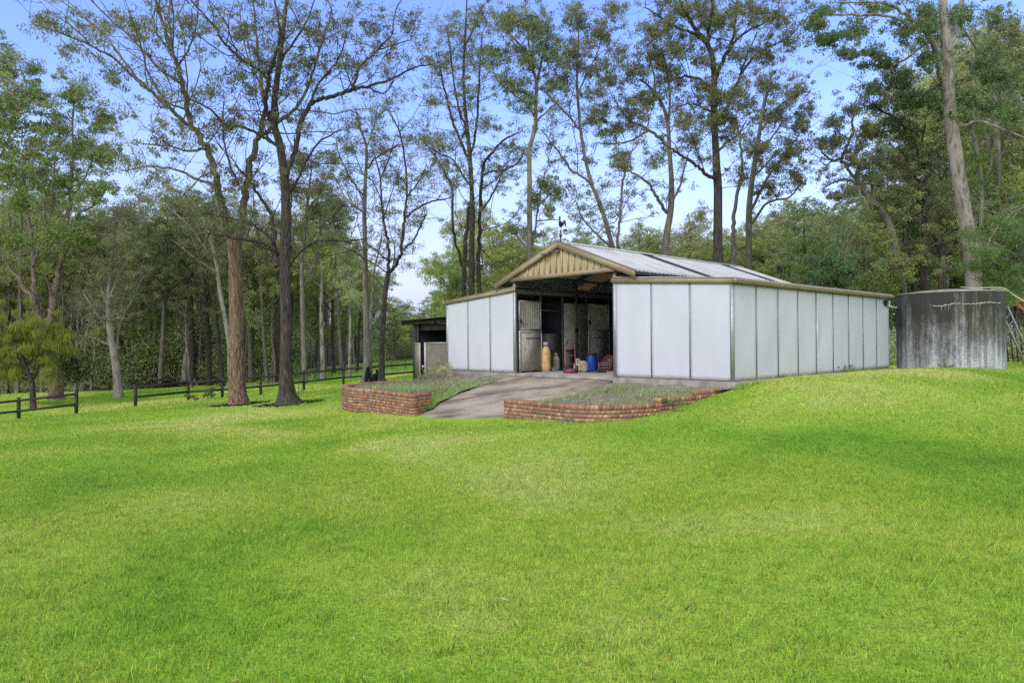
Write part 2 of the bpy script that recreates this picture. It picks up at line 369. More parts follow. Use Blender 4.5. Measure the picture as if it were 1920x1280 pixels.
MT['concrete'] = mat('old_concrete', [(.25, (.12, .11, .092)), (.45, (.24, .22, .19)), (.62, (.34, .31, .27)), (.8, (.42, .38, .32))], 2.2, (1, 1, 1), .95, .8, 40, bdist=.02, detail=9, dist=.4)
MT['ramp'] = mat('stained_driveway_concrete', [(.34, (.13, .105, .078)), (.45, (.235, .195, .14)), (.53, (.37, .315, .225)), (.7, (.48, .41, .30))], .9, (.8, 1.3, 1), .97, 1.0, 45, bdist=.03, detail=15, dist=0)
MT['dirt'] = mat('stony_dirt', [(.3, (.12, .09, .06)), (.5, (.21, .17, .125)), (.7, (.3, .26, .2))], 5, rough=1, bump=1.0, bscale=30, bdist=.05, detail=10)
MT['brick'] = mat('clay_brick', [(.3, (.8, .8, .8)), (.7, (1.1, 1.05, 1.0))], 18, rough=.9, bump=.6, bscale=60, tint=True, detail=8, bdist=.01)
MT['mortar'] = mat('lime_mortar', [(.3, (.2, .16, .12)), (.7, (.34, .28, .22))], 10, rough=1, bump=.5, bscale=50)
MT['timber_black'] = mat('black_rail_paint', [(.3, (.012, .011, .01)), (.7, (.03, .027, .025))], 8, rough=.75, bump=.4, bscale=30)
MT['shed_dark'] = mat('weathered_dark_timber', [(.3, (.02, .018, .016)), (.6, (.055, .05, .045)), (.75, (.1, .09, .08))], 5, (1, 1, .4), .9, .5, 20)
MT['shed_roof'] = mat('old_shed_roof', [(.3, (.04, .04, .035)), (.6, (.13, .12, .1)), (.75, (.22, .2, .16))], 5, rough=.9, bump=.3, bscale=20)
MT['shed_gate'] = mat('olive_gate_sheet', [(.3, (.13, .115, .09)), (.7, (.2, .178, .14))], 4, (1, 1, .5), .6)
MT['galv_edge'] = mat('galvanised_edge', [(.3, (.4, .38, .34)), (.7, (.55, .53, .48))], 8, rough=.6)
MT['black'] = mat('black_plastic', (.015, .015, .017), rough=.5)
MT['red'] = mat('worn_red_paint', [(.3, (.16, .03, .035)), (.7, (.28, .06, .065))], 10, rough=.5)
MT['blue'] = mat('blue_plastic', (.012, .07, .42), rough=.35)
MT['tan'] = mat('tan_gas_bottle_paint', [(.3, (.28, .12, .03)), (.45, (.55, .36, .15)), (.7, (.66, .47, .23))], 7, (1, 1, .6), .5)
MT['sack'] = mat('printed_feed_sack', [(.38, (.12, .09, .06)), (.46, (.42, .36, .26)), (.7, (.6, .55, .42))], 14, rough=.85, bump=.6, bscale=12)
MT['crate'] = mat('faded_pink_plastic', (.2, .13, .14), rough=.6)
MT['rust'] = mat('rusty_pipe', [(.3, (.16, .05, .03)), (.7, (.32, .12, .07))], 9, rough=.9)
MT['alum'] = mat('aluminium', (.25, .26, .27), rough=.55, metal=.3)
MT['pvc'] = mat('white_pipe', (.6, .62, .63), rough=.5)

# ------------------------------------------------------------------ barn
W_, L_ = 11.5, 10.8
barn = empty('barn', (CX, CY, SLAB), BA, 'long white panelled horse barn with beige gable and pale ribbed roof', 'barn')
def lean(s): d = min(s, W_-s); return 2.44+.07*d         # wall top above slab
PANEL_TH = .05
def panel_grid(o, ux, width, top0, top1, nrm, dent=0, cut=None):
    """o origin, ux horizontal unit, nrm outward unit; a gently buckled sheet with thickness"""
    nx, nz = 13, 25; V = []; T = []
    ph = rng.uniform(0, 6, 4); a_ = rng.uniform(.5, 1)
    for j in range(nz):
        for i in range(nx):
            u, v = i/(nx-1), j/(nz-1)
            top = top0+(top1-top0)*u; z = .015+(top-.015)*v
            b = .006*a_*math.sin(3*u+ph[0])*math.sin(4*v+ph[1])+.003*math.sin(9*v+ph[2])*math.sin(5*u+ph[3])
            if dent: b += dent*math.exp(-((u-.02)/.12)**2-((v-.52)/.12)**2)-.4*dent*math.exp(-((u-.3)/.2)**2-((v-.45)/.2)**2)
            if cut and v > .8: b -= cut*(v-.8)*max(0, u-.4)*8
            edge = min(u, 1-u, v, 1-v)*20; b *= min(1, edge+(.7 if dent else 0))
            V.append(np.array(o)+np.array(ux)*width*u+np.array(nrm)*b+np.array([0, 0, z]))
            sp = 1.0
            g0 = .97+.03*v; rust = max(0, 1-z/.04)*rng.uniform(.3, 1)
            if z < .15: rust = max(rust, rng.uniform(0, .15))
            T.append((g0-.2*rust, g0-.35*rust, g0-.55*rust))
    V = np.array(V); back = V-np.array(nrm)*PANEL_TH
    Q = grid_quads(nx, nz); n = nx*nz
    if np.cross(np.array(ux), [0, 0, 1]) @ np.array(nrm) < 0: Q = Q[:, ::-1]
    bd = [i for i in range(nx)]+[j*nx+nx-1 for j in range(1, nz)]+[(nz-1)*nx+i for i in range(nx-2, -1, -1)]+[j*nx for j in range(nz-2, 0, -1)]
    E = [(bd[k], bd[k-1], bd[k-1]+n, bd[k]+n) for k in range(len(bd))]
    return np.vstack([V, back]), np.vstack([Q, Q[:, ::-1]+n, E]), np.vstack([T, T])
def add_panel(o, ux, width, t0, t1, nrm, **k):
    V, Q, T = panel_grid(o, ux, width, t0, t1, nrm, **k)
    return mesh_np('wall_panel', V, Q, MT['panel'], barn, T)
GAP = .004
for s0 in [0, 1.205, 2.41, 7.88, 9.085, 10.29]:
    s1 = s0+1.205
    add_panel((-s1+GAP, 0, 0), (1, 0, 0), 1.205-2*GAP, lean(s1), lean(s0), (0, -1, 0))
for k in range(9):
    add_panel((0, k*1.2+GAP, 0), (0, 1, 0), 1.2-2*GAP, 2.44, 2.44, (1, 0, 0), dent=.05 if k == 4 else 0, cut=.2 if k == 8 else None)
    add_panel((-W_, k*1.2+GAP, 0), (0, 1, 0), 1.2-2*GAP, 2.44, 2.44, (-1, 0, 0))
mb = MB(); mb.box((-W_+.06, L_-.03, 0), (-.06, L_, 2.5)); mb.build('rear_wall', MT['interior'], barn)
for s in [1.205, 2.41, 9.085, 10.29]: MB().box((-s-.016, -.01, 0), (-s+.016, -.002, lean(s))).build('joint_strip', MT['joint'], barn)
for k in range(1, 9): MB().box((.002, k*1.2-.015, 0), (.012, k*1.2+.015, 2.44)).build('joint_strip', MT['joint'], barn)
for nm, s, y in [('corner_post', 0, 0), ('corner_post', W_, 0)]:
    mb = MB(); sg = 1 if s == 0 else -1
    mb.box((-s-(.06 if s == 0 else .02), -.022, -.002), (-s+(.02 if s == 0 else .06), .06, 2.44)); mb.build('corner_post', MT['steel'], barn)
for s, top in [(3.655, 3.02), (7.84, 3.02)]:
    mb = MB(); mb.box((-s-.045, -.03, 0), (-s+.045, .06, top)); mb.build('corner_post', MT['steel'], barn)
# slab
mb = MB(); mb.box((-W_-.06, -.09, -.55), (.1, L_+.05, 0)); mb.build('concrete_slab', MT['concrete'], barn)
# fascias on the lean-to ends and the long side gutter
def fasc(s0, s1, y=-.06):
    mb = MB(); h0, h1 = lean(s0), lean(s1)
    V = []
    for s, h in ((s0, h0), (s1, h1)):
        for yy in (y, -.022):
            for z in (h-.015, h+.115): V.append((-s, yy, z))
    mb.add(V, [(0,1,5,4),(2,6,7,3),(1,3,7,5),(0,4,6,2),(0,2,3,1),(4,5,7,6)])
    V2 = [(-s, yy, h+z) for s, h in ((s0, h0), (s1, h1)) for yy in (y-.012, .06) for z in (.117, .135)]
    mb.add(V2, [(0,1,5,4),(2,6,7,3),(1,3,7,5),(0,4,6,2),(0,2,3,1),(4,5,7,6)])
    return mb.build('fascia', MT['fascia'], barn)
fasc(-.1, 3.74); fasc(7.76, W_+.1)
for sx in (0, 1):
    mb = MB(); x = .062 if sx == 0 else -W_-.062
    sg = 1 if sx == 0 else -1
    # quad gutter profile with an open top
    pr = [(0, .0), (0, -.115), (.075, -.125), (.1, -.03), (.1, 0), (.094, 0), (.092, -.03), (.07, -.115), (.008, -.105), (.008, 0)]
    V = [(x+sg*a, yy, 2.545+b) for yy in (-.07, L_+.08) for a, b in pr]; n = len(pr)
    mb.add(V, [(i, (i+1) % n, n+(i+1) % n, n+i) for i in range(n)])
    mb.box((x-.004, -.075, 2.42), (x+sg*.1 if sg > 0 else x+.004, -.071, 2.545)) if sg > 0 else mb.box((x-.1, -.075, 2.42), (x+.004, -.071, 2.545))
    mb.build('gutter', MT['fascia'], barn)
# ribbed roof sheets; ribs run down the slope, spaced along y
def ribbed(sa_, za, sb_, zb, y0, y1, name, m, rib=.028, pitch=.19, th=.004, parent=None):
    ys = []; hs = []
    y = y0
    while y < y1-1e-6:
        for d, h in ((0, 0), (.06, 0), (.075, rib), (.105, rib), (.12, 0)):
            if y+d <= y1: ys.append(y+d); hs.append(h)
        y += pitch
    ys.append(y1); hs.append(0)
    ns = 8; V = []
    for i in range(ns+1):
        f = i/ns; s = sa_+(sb_-sa_)*f; z = za+(zb-za)*f
        for yy, h in zip(ys, hs): V.append((-s, yy, z+h+.002*math.sin(yy*3+i)))
    V = np.array(V); n = len(V); Q = grid_quads(len(ys), ns+1)
    k = len(ys)
    V2 = V-np.array([0, 0, th])
    bd = [i for i in range(k)]+[j*k+k-1 for j in range(1, ns+1)]+[ns*k+i for i in range(k-2, -1, -1)]+[j*k for j in range(ns-1, 0, -1)]
    E = [(bd[q], bd[q-1], bd[q-1]+n, bd[q]+n) for q in range(len(bd))]
    return mesh_np(name, np.vstack([V, V2]), np.vstack([Q[:, ::-1], Q+n, E]), m, parent or barn)
MAIN = lambda s: 4.06-.385*abs(s-5.75)
SKY = [(3.75, 4.55), (9.0, 9.75)]
def roof_pieces(s0, s1, z0, z1, sk):
    ys = [-.14]; 
    for a, b in (SKY if sk else []): ys += [a, b]
    ys.append(L_+.1)
    for i in range(len(ys)-1):
        skyl = sk and i % 2 == 1
        ribbed(s0, z0+(-.004 if skyl else 0), s1, z1+(-.004 if skyl else 0), ys[i], ys[i+1], 'skylight_sheet' if skyl else 'roof_sheet', MT['skylight'] if skyl else MT['roof'])
# translucent dirty fibreglass: dark from outside, glows from daylight through it
m, t, p = _nodes('dirty_fibreglass')
r_, _n_ = noise_ramp(t, [(.3, (.035, .037, .037)), (.5, (.075, .078, .078)), (.7, (.14, .14, .138))], 8, (1, 6, 1), 8)
t.links.new(r_.outputs[0], p.inputs['Base Color']); tr = N(t, 'ShaderNodeBsdfTranslucent'); tr.inputs[0].default_value = (.5, .38, .2, 1)
ms = N(t, 'ShaderNodeMixShader'); ms.inputs[0].default_value = .5
t.links.new(p.outputs[0], ms.inputs[1]); t.links.new(tr.outputs[0], ms.inputs[2]); t.links.new(ms.outputs[0], t.nodes['Material Output'].inputs[0])
MT['skylight'] = m
roof_pieces(5.75, 2.88, 4.06, MAIN(2.88), True); roof_pieces(5.75, 8.62, 4.06, MAIN(8.62), True)
ribbed(3.72, lean(3.72)+.14, -.1, lean(0)+.105, -.05, L_+.1, 'roof_sheet', MT['roof'])
ribbed(7.78, lean(3.72)+.14, W_+.1, lean(0)+.105, -.05, L_+.1, 'roof_sheet', MT['roof'])
mb = MB()
for sg in (1, -1):
    V = [(-5.75+sg*a, y, 4.06+z) for y in (-.16, L_+.12) for a, z in ((0, .05), (.17, -.02), (.17, -.026), (0, .044))]
    mb.add(V, [(0,4,5,1),(2,6,7,3),(1,5,6,2),(0,1,2,3),(7,6,5,4)])
mb.build('ridge_cap', MT['roof'], barn)
# gable: barge boards, vertical board-and-rib cladding, bottom beam
GY = -.14
for sg in (1, -1):
    V = []
    for yy in (GY-.03, GY+.0):
        for ds in (0, 2.93):
            zz = 4.10-.385*ds
            V += [(-5.75+sg*ds, yy, zz-.2), (-5.75+sg*ds, yy, zz)]
    mb = MB(); mb.add(V, [(0,1,3,2),(4,6,7,5),(1,5,7,3),(0,2,6,4),(0,4,5,1),(2,3,7,6)])
    V = [(-5.75+sg*ds, yy, 4.10-.385*ds+z) for yy in (GY-.045, GY+.1) for ds in (0, 2.95) for z in (.002, .014)]
    mb.add(V, [(0,1,3,2),(4,6,7,5),(1,5,7,3),(0,2,6,4),(0,4,5,1),(2,3,7,6)])
    mb.build('barge_board', MT['fascia'], barn)
mb = MB(); n = 17
for i in range(n):   # pans between ribs
    s0 = 3.62+(7.88-3.62)*i/n; s1 = 3.62+(7.88-3.62)*(i+1)/n
    zt = lambda s: 4.10-.385*abs(s-5.75)-.19
    a, b = s0, s1
    V = [(-a, -.06, 3.09), (-b, -.06, 3.09), (-b, -.06, zt(b)), (-a, -.06, zt(a)), (-a, -.05, 3.09), (-b, -.05, 3.09), (-b, -.05, zt(b)), (-a, -.05, zt(a))]
    mb.add(V, [(0,3,2,1),(4,5,6,7)])
    if i: 
        z_ = zt(a)
        mb.box((-a-.022, -.1, 3.09), (-a+.022, -.058, z_))
mb.build('gable_cladding', MT['gable'], barn)
mb = MB(); mb.box((-7.92, -.13, 3.0), (-3.58, .0, 3.12)); mb.build('gable_beam', MT['fascia'], barn)
mb = MB()
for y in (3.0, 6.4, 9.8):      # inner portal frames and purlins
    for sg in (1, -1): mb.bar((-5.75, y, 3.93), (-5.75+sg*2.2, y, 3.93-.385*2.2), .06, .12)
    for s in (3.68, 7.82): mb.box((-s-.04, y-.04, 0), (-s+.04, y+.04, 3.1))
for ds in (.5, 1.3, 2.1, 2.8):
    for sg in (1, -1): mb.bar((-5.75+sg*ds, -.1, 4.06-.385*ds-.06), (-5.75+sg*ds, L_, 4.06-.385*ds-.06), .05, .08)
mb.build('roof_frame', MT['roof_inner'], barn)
# inner lining above the stall fronts (dark) and aisle side walls
mb = MB()
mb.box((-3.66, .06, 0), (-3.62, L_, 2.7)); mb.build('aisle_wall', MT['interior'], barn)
mb = MB()
mb.box((-7.9, .06, 2.42), (-7.85, .16, 2.74))
mb.box((-7.9, .0, 2.62), (-7.84, L_, 2.78)); mb.build('stall_head_beam', MT['dark_steel'], barn)
for y in (0.1, 1.24, 2.34, 3.62, 4.9, 6.1, 7.3, 8.5): MB().box((-7.905, y-.035, 0), (-7.835, y+.035, 2.62)).build('stall_post', MT['dark_steel'], barn)
mb = MB()
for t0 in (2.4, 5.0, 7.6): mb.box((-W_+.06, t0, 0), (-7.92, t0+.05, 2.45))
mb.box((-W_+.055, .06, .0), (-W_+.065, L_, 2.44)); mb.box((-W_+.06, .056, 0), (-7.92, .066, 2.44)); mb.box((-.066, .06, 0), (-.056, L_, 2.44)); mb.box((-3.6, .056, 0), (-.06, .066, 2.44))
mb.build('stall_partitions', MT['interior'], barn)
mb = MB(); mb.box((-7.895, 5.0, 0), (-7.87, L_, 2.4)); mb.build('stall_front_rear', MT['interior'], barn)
# dutch stable doors on the aisle wall
def sheet_corr(mb, x, y0, y1, z0, z1, pitch=.085, d=.018):
    ys = np.arange(y0, y1+1e-6, pitch/4); V = []
    for z in (z0, z1):
        for i, y in enumerate(ys): V.append((x+(d if i % 4 in (1, 2) else 0), y, z))
    k = len(ys); mb.add(V, [(i, i+1, k+i+1, k+i) for i in range(k-1)])
for y0, y1 in [(.17, 1.22), (3.66, 4.86)]:
    up = MB(); sheet_corr(up, -7.825, y0+.06, y1-.05, 1.44, 2.36)
    o = up.build('stable_door_upper', MT['stable'], barn)
    f = MB()
    for a, b in (((y0, 1.42), (y0+.045, 2.4)), ((y1-.045, 1.42), (y1, 2.4))): f.box((-7.84, a[0], a[1]), (-7.795, b[0], b[1]))
    f.box((-7.838, y0+.045, 2.36), (-7.797, y1-.045, 2.4)); f.box((-7.838, y0+.045, 1.42), (-7.797, y1-.045, 1.46)); f.build('door_frame', MT['steel'], o)
    h = MB(); h.box((-7.79, y0+.06, 1.66), (-7.76, y0+.1, 1.76)); h.box((-7.785, y0-.04, 1.7), (-7.765, y0+.1, 1.72)); h.build('bolt', MT['black'], o)
    lo = MB(); lo.box((-7.84, y0+.05, .05), (-7.8, y1-.02, 1.36)); o = lo.build('stable_door_lower', MT['stable_dirty'], barn)
    f = MB(); f.box((-7.845, y0, .02), (-7.785, y0+.05, 1.4)); f.box((-7.845, y0+.05, 1.36), (-7.785, y1, 1.395)); f.box((-7.845, y1-.02, .03), (-7.79, y1, 1.36)); f.build('door_frame', MT['galv_edge'], o)
    s = MB(); s.box((-7.798, y0+.3, 1.13), (-7.794, y1-.1, 1.165)); s.build('rubbed_bar_mark', MT['dark_steel'], o)
mb = MB(); mb.box((-7.86, 2.38, .02), (-7.82, 3.6, 2.38)); o = mb.build('stall_wall_sheet', MT['stable'], barn)
s = MB(); s.box((-7.818, 2.93, 1.34), (-7.78, 3.08, 1.5)); s.box((-7.779, 2.98, 1.38), (-7.765, 3.03, 1.46)); s.build('switch_box', MT['black'], o)
s = MB(); s.tube(catmull([(-7.8, 3.03, 1.34), (-7.79, 3.06, 1.2), (-7.8, 3.05, 1.05), (-7.79, 3.1, .85)]), .008, 5); s.build('cable', MT['black'], o)
mb = MB(); mb.box((-7.9, 1.29, .03), (-7.87, 2.3, 1.3)); mb.build('inner_kick_board', MT['dark_steel'], barn)
# hanging pale wire above the open stall
s = MB(); s.tube([(-8.0, 1.26, 2.12), (-8.0, 2.2, 2.1)], .006, 5); s.build('stall_wire', MT['galv_edge'], barn)
# security flood light on the gable
mb = MB(); mb.box((-6.09, -.2, 3.78), (-5.75, -.17, 3.8)); mb.lathe((-6.2, -.22, 3.74), [(0, .05), (.06, .045), (.13, .01), (.14, -.015), (.12, -.02), (0, -.02)], 14)
mb.box((-5.8, -.2, 3.74), (-5.72, -.05, 3.82)); mb.build('flood_light', MT['crate'], barn)
# barn floor already the slab; apron stripe of rust-stained dirt comes with the beds

# ------------------------------------------------------------------ ramp and planting beds
def pt(s, t, z): p = BW(s, t, z); return p
def ramp_z(t):                          # t negative in front
    f = np.clip(-t/5.0, 0, 1.2)
    return -.05 - .93*f**.85
def LB(t): return float(np.interp(t, [-5.6, -4.95, -4.1, -3.6, -2.3, 0], [7.25, 6.72, 6.86, 7.3, 7.85, 8.0]))          # left ramp edge
def grid_surface(name, fs, ft, fz, ns, ntt, m, th=.12):
    V = []
    for j in range(ntt+1):
        for i in range(ns+1):
            u, v = i/ns, j/ntt; t = ft(u, v); s = fs(u, v, t); V.append(BW(s, t, fz(s, t)))
    V = np.array(V); n = len(V); k = ns+1
    bd = [i for i in range(k)]+[j*k+k-1 for j in range(1, ntt+1)]+[ntt*k+i for i in range(k-2, -1, -1)]+[j*k for j in range(ntt-1, 0, -1)]
    V2 = V-np.array([0, 0, th]); E = [(bd[q], bd[q-1], bd[q-1]+n, bd[q]+n) for q in range(len(bd))]
    o = mesh_np(name, np.vstack([V, V2]), np.vstack([grid_quads(k, ntt+1), grid_quads(k, ntt+1)[:, ::-1]+n, E]), m, None, smooth=False)
    return o
def ramp_end(u): return -5.25+.55*(1-u)*0-.5*math.sin(u*3.1)*.3
ro = grid_surface('driveway_ramp', lambda u, v, t: 3.7+(LB(t)-3.7)*u+(.03*math.sin(t*7)), lambda u, v: -.092+(ramp_end(u)+.092)*v,
                  lambda s, t: float(ramp_z(t))+.006*math.sin(s*3+t*2), 24, 30, MT['ramp'])
tag(ro, kind='structure')
# retaining wall paths in world plan coordinates
WR = [(3.72, -4.33), (3.0, -4.35), (2.1, -4.36), (1.3, -4.33), (.75, -4.2), (.2, -3.85), (-.3, -3.3), (-.62, -2.75)]
TOP = -.36
WALLTOP = lambda: SLAB+TOP
RW = [(945,748,16.6),(1000,752,15.8),(1040,757,15.3),(1080,760,14.85),(1120,761,14.72),(1160,760.5,14.75),(1205,758.5,14.95),(1240,756,15.2)]
RWp = catmull([U(*p)[:2].tolist()+[0] for p in RW], 10)[:, :2]
RW2 = catmull([U(*p)[:2].tolist()+[0] for p in [(1237,750,15.15),(1275,745,15.5),(1314,741,15.95)]], 8)[:, :2]
RW3 = catmull([U(*p)[:2].tolist()+[0] for p in [(1308,734,15.9),(1330,731,16.2),(1354,728,16.6)]], 8)[:, :2]
LW = [(808,735,19.15),(789,737,18.75),(770,739,18.35),(735,734.5,19.3),(693,729.5,20.5),(662,727,21.0),(645,725,21.7),(641,723,22.3),(650,720.8,23.1),(675,718,23.9),(707,715,24.6),(760,712,25.3),(803,710.6,26.1)]
lp = [np.array(U(*p)[:2]) for p in LW]
LWp = np.vstack([catmull([np.r_[q, 0] for q in lp[:3]], 8)[:, :2], catmull([np.r_[q, 0] for q in lp[2:]], 8)[1:, :2]])
def arclen(P): return np.r_[0, np.cumsum(np.linalg.norm(np.diff(P, axis=0), axis=1))]
def brick_wall(path, ztop, zbot, root, header=False, th=.2):
    L = arclen(path); tot = L[-1]
    def at(d):
        d = np.clip(d, 0, tot); i = min(np.searchsorted(L, d, side='right')-1, len(path)-2)
        f = (d-L[i])/(L[i+1]-L[i]+1e-9); p = path[i]*(1-f)+path[i+1]*f
        a = path[max(i-1, 0)]; b = path[min(i+2, len(path)-1)]; tg = (b-a)/np.linalg.norm(b-a)
        return p, tg
    pal = np.array([(.36,.165,.09),(.33,.15,.085),(.40,.205,.12),(.28,.13,.085),(.42,.25,.15),(.27,.135,.09),(.22,.125,.09),(.38,.18,.10),(.45,.30,.18),(.34,.17,.11)])
    def bricks(z0, z1, w, off, out):
        n = int(tot/w); ww = tot/n; d = -off
        while d < tot-.02:
            a, b = max(d+.005, 0), min(d+ww-.005, tot)
            if tot-(d+ww) < .045: b = tot
            elif a < .006: a = 0
            if b-a > .03:
                (p, tp), (q, tq) = at(a), at(b); col = pal[rng.integers(len(pal))]*rng.uniform(.8, 1.15)
                np_, nq = np.array([tp[1], -tp[0]]), np.array([tq[1], -tq[0]])
                j = rng.uniform(-.003, .003); V = []
                for z in (z0, z1):
                    for c, nn in ((p, np_), (q, nq)):
                        for o_ in (-.0-j, -th*1.0): pass
                    V += [(*(p+np_*(.006+j)), z), (*(q+nq*(.006+j)), z), (*(q-nq*(th+.006)), z), (*(p-np_*(th+.006)), z)]
                out.add(V, [(3,2,1,0),(4,5,6,7),(0,1,5,4),(1,2,6,5),(2,3,7,6),(3,0,4,7)], tint=col)
            d += ww
            if b >= tot: break
    cop = MB(); bricks(ztop-.105, ztop, .086, 0, cop); 
    cs = MB(); z = ztop-.115; k = 0
    while z > zbot:
        bricks(z-.076, z, .115 if header or k % 3 == 2 else .24, (.06 if k % 2 else 0), cs); z -= .086; k += 1
    mo = MB(); V = []; n = len(path)
    for i in range(n):
        p, tg = at(min(max(L[i], .012), tot-.012)); nn = np.array([tg[1], -tg[0]])
        V += [(*(p), z), (*(p-nn*th), z), (*(p-nn*th), ztop-.012), (*(p), ztop-.012)]
    Q = [];
    for i in range(n-1):
        for a in range(4): Q.append((i*4+a, i*4+(a+1) % 4, i*4+4+(a+1) % 4, i*4+4+a))
    Q += [(0,3,2,1), (4*n-4, 4*n-3, 4*n-2, 4*n-1)]
    mo.add(V, Q)
    cop.build('coping_bricks', MT['brick'], root, tinted=True); cs.build('brick_courses', MT['brick'], root, tinted=True); mo.build('mortar', MT['mortar'], root)
def flipn(P): return P[::-1]
for path, dz, zb, lab, flip in [(RWp, 0, -.62, 'curved low red brick retaining wall right of the concrete ramp', 0),
                          (RW2, .11, -.36, 'short middle brick wall step climbing towards the barn corner', 0),
                          (RW3, .22, -.2, 'topmost short brick wall step nearest the barn corner', 0),
                          (LWp, 0, -.95, 'U-shaped red brick planter wall left of the concrete ramp', 1)]:
    c = path.mean(0); root = empty('brick_wall', (0, 0, 0), 0, lab, 'brick wall')
    root.location = (float(c[0]), float(c[1]), SLAB+TOP-.6)
    P = path
    # outward side: right of direction for RW (towards camera)
    mid = len(P)//2; tg = P[mid+1]-P[mid]; nn = np.array([tg[1], -tg[0]])
    P = P if not flip else P[::-1]
    if flip:
        k_ = np.argmin(np.linalg.norm(P-lp[2], axis=1)); c_ = P[k_]
        ret = catmull([np.r_[q, 0] for q in lp[:3]], 8)[:, :2][::-1]; L_ = arclen(ret); ret = ret[L_ >= .212]
        ret = np.vstack([c_+(ret[0]-c_)/np.linalg.norm(ret[0]-c_)*.212, ret])
        brick_wall(P[:k_+1], SLAB+TOP+dz, SLAB+TOP+zb, root, header=True); brick_wall(ret, SLAB+TOP+dz, SLAB+TOP+zb, root, header=True)
    else: brick_wall(P, SLAB+TOP+dz, SLAB+TOP+zb, root, header=True)
    for ch in root.children: ch.matrix_parent_inverse = Matrix.Translation(-root.location)
# beds
def sm(x): x = np.clip(x, 0, 1); return x*x*(3-2*x)
def rwt(s):       # t of the right wall for a given s
    pts = np.array([ST(*p) for p in np.vstack([RWp, RW2[2:], RW3[2:]])]); o = np.argsort(pts[:, 0]); return float(np.interp(s, pts[o, 0], pts[o, 1]))
_ws = [-9, ST(*RW3[0])[0]-.02, ST(*RW3[0])[0]+.02, ST(*RW2[0])[0]-.02, ST(*RW2[0])[0]+.02, 9]; _wz = [-.15, -.15, -.25, -.25, -.36, -.36]
def bedz_r(s, t):
    f_ = min(1, max(0, t/min(rwt(s), -.2))); top = -.14*(1-f_)+(float(np.interp(s, _ws, _wz))-.035)*f_; r = float(ramp_z(t))+.03
    k = sm((3.72-s)/1.0); z = r*(1-k)+top*k if r < top else top-.0
    return z+.02*math.sin(s*5+t*3)*math.cos(t*4)
def surf_pts(name, pts_fn, nu, nv, m):
    V = np.array([pts_fn(i/nu, j/nv) for j in range(nv+1) for i in range(nu+1)])
    o = mesh_np(name, V, grid_quads(nu+1, nv+1), m, None, smooth=True); return tag(o, kind='structure')
def bed_r_fn(u, v):
    s = 3.68-u*3.72; te = rwt(s)+.1; t = -.1+(te+.1)*v
    if s < 0: t = max(t, te)
    return BW(s, t, bedz_r(s, t))
surf_pts('planting_bed', bed_r_fn, 36, 36, MT['dirt'])
# left bed: between ramp edge and the wall loop
def lw_at(v):
    L = arclen(LWp); d = v*L[-1]; return np.array([np.interp(d, L, LWp[:, 0]), np.interp(d, L, LWp[:, 1])])
def bed_l_fn(u, v):
    # v along the wall loop; u from the ramp edge / barn front to the wall
    s_a, t_a = (LB(-4.3+4.2*min(1, v/.55)), -4.3+4.2*min(1, v/.55)) if v < .55 else (7.75+3.8*(v-.55)/.45, -.1)
    a = BW(s_a, t_a)[:2]; b = lw_at(v); c = (a+b)/2
    b = b+(c-b)/np.linalg.norm(c-b)*.1; p = a*(1-u)+b*u
    s, t = ST(*p)
    zt = -.16-.28*min(1, max(0, -t)/3.0) if v >= .2 else -.42
    r = float(ramp_z(min(t, 0)))+.03; k = sm((s-LB(t))/1.1)
    z = r*(1-k)+zt*k if r < zt else zt
    if s > 11.5: z = -.42
    return BW(s, t, z+.02*math.sin(s*5+t*3))
surf_pts('planting_bed', bed_l_fn, 24, 60, MT['dirt'])

# ------------------------------------------------------------------ shed on the left
sh = empty('lean_to_shed', tuple(BW(12.8, 1.5, -.5)), BA, 'small dark timber lean-to shed with half-height sheet gates beside the barn', 'shed')
def shb(mb, a, b):   # box in barn coordinates (s,t,z) -> shed local
    return mb.box((-(a[0]-12.8), a[1]-1.5, a[2]+.5), (-(b[0]-12.8), b[1]-1.5, b[2]+.5))
def shx(mb, s0, s1, t0, t1, z0, z1): return shb(mb, (s1, t0, z0), (s0, t1, z1))
for q_ in ((14.02, 14.16, .3, .44, -.6, 1.86), (11.6, 11.72, .3, .42, -.6, 1.9), (13.82, 13.9, .32, .4, -.5, 1.8)): shx(MB(), *q_).build('post', MT['shed_dark'], sh)
mb = MB(); shx(mb, 11.58, 14.2, .44, .5, 1.5, 1.72); shx(mb, 11.58, 14.9, .26, .33, 1.75, 1.9); shx(mb, 12.6, 12.75, .2, .27, 1.72, 1.88); mb.build('lintel', MT['shed_dark'], sh)
mb = MB(); shx(mb, 11.6, 14.1, 3.2, 3.25, -.5, 1.8); shx(mb, 14.1, 14.14, .5, 3.2, -.5, 1.8); mb.build('wall', MT['interior'], sh)
o = ribbed(11.55, 1.98, 15.15, 1.9, .0, 3.5, 'roof', MT['shed_roof'], rib=.02, pitch=.1, parent=sh); o.location = (12.8, -1.5, .5)
mb = MB(); sheet = MB()
ss = np.arange(11.6, 12.98, .0225); V = []
for z in (-.32, 1.0):
    for i, s in enumerate(ss): V.append((-(s-12.8), -1.42-(.014 if i % 4 in (1, 2) else 0), z+.5))
k = len(ss); sheet.add(V, [(i+1, i, k+i, k+i+1) for i in range(k-1)]); o = sheet.build('gate', MT['shed_gate'], sh)
mb = MB(); shx(mb, 12.95, 13.01, .04, .1, -.35, 1.03); shx(mb, 11.6, 12.95, .045, .095, 1.0, 1.03); mb.build('gate_frame', MT['galv_edge'], o)
sheet = MB(); shx(sheet, 13.42, 13.76, .12, .14, -.32, 1.0); o = sheet.build('gate', MT['shed_gate'], sh)
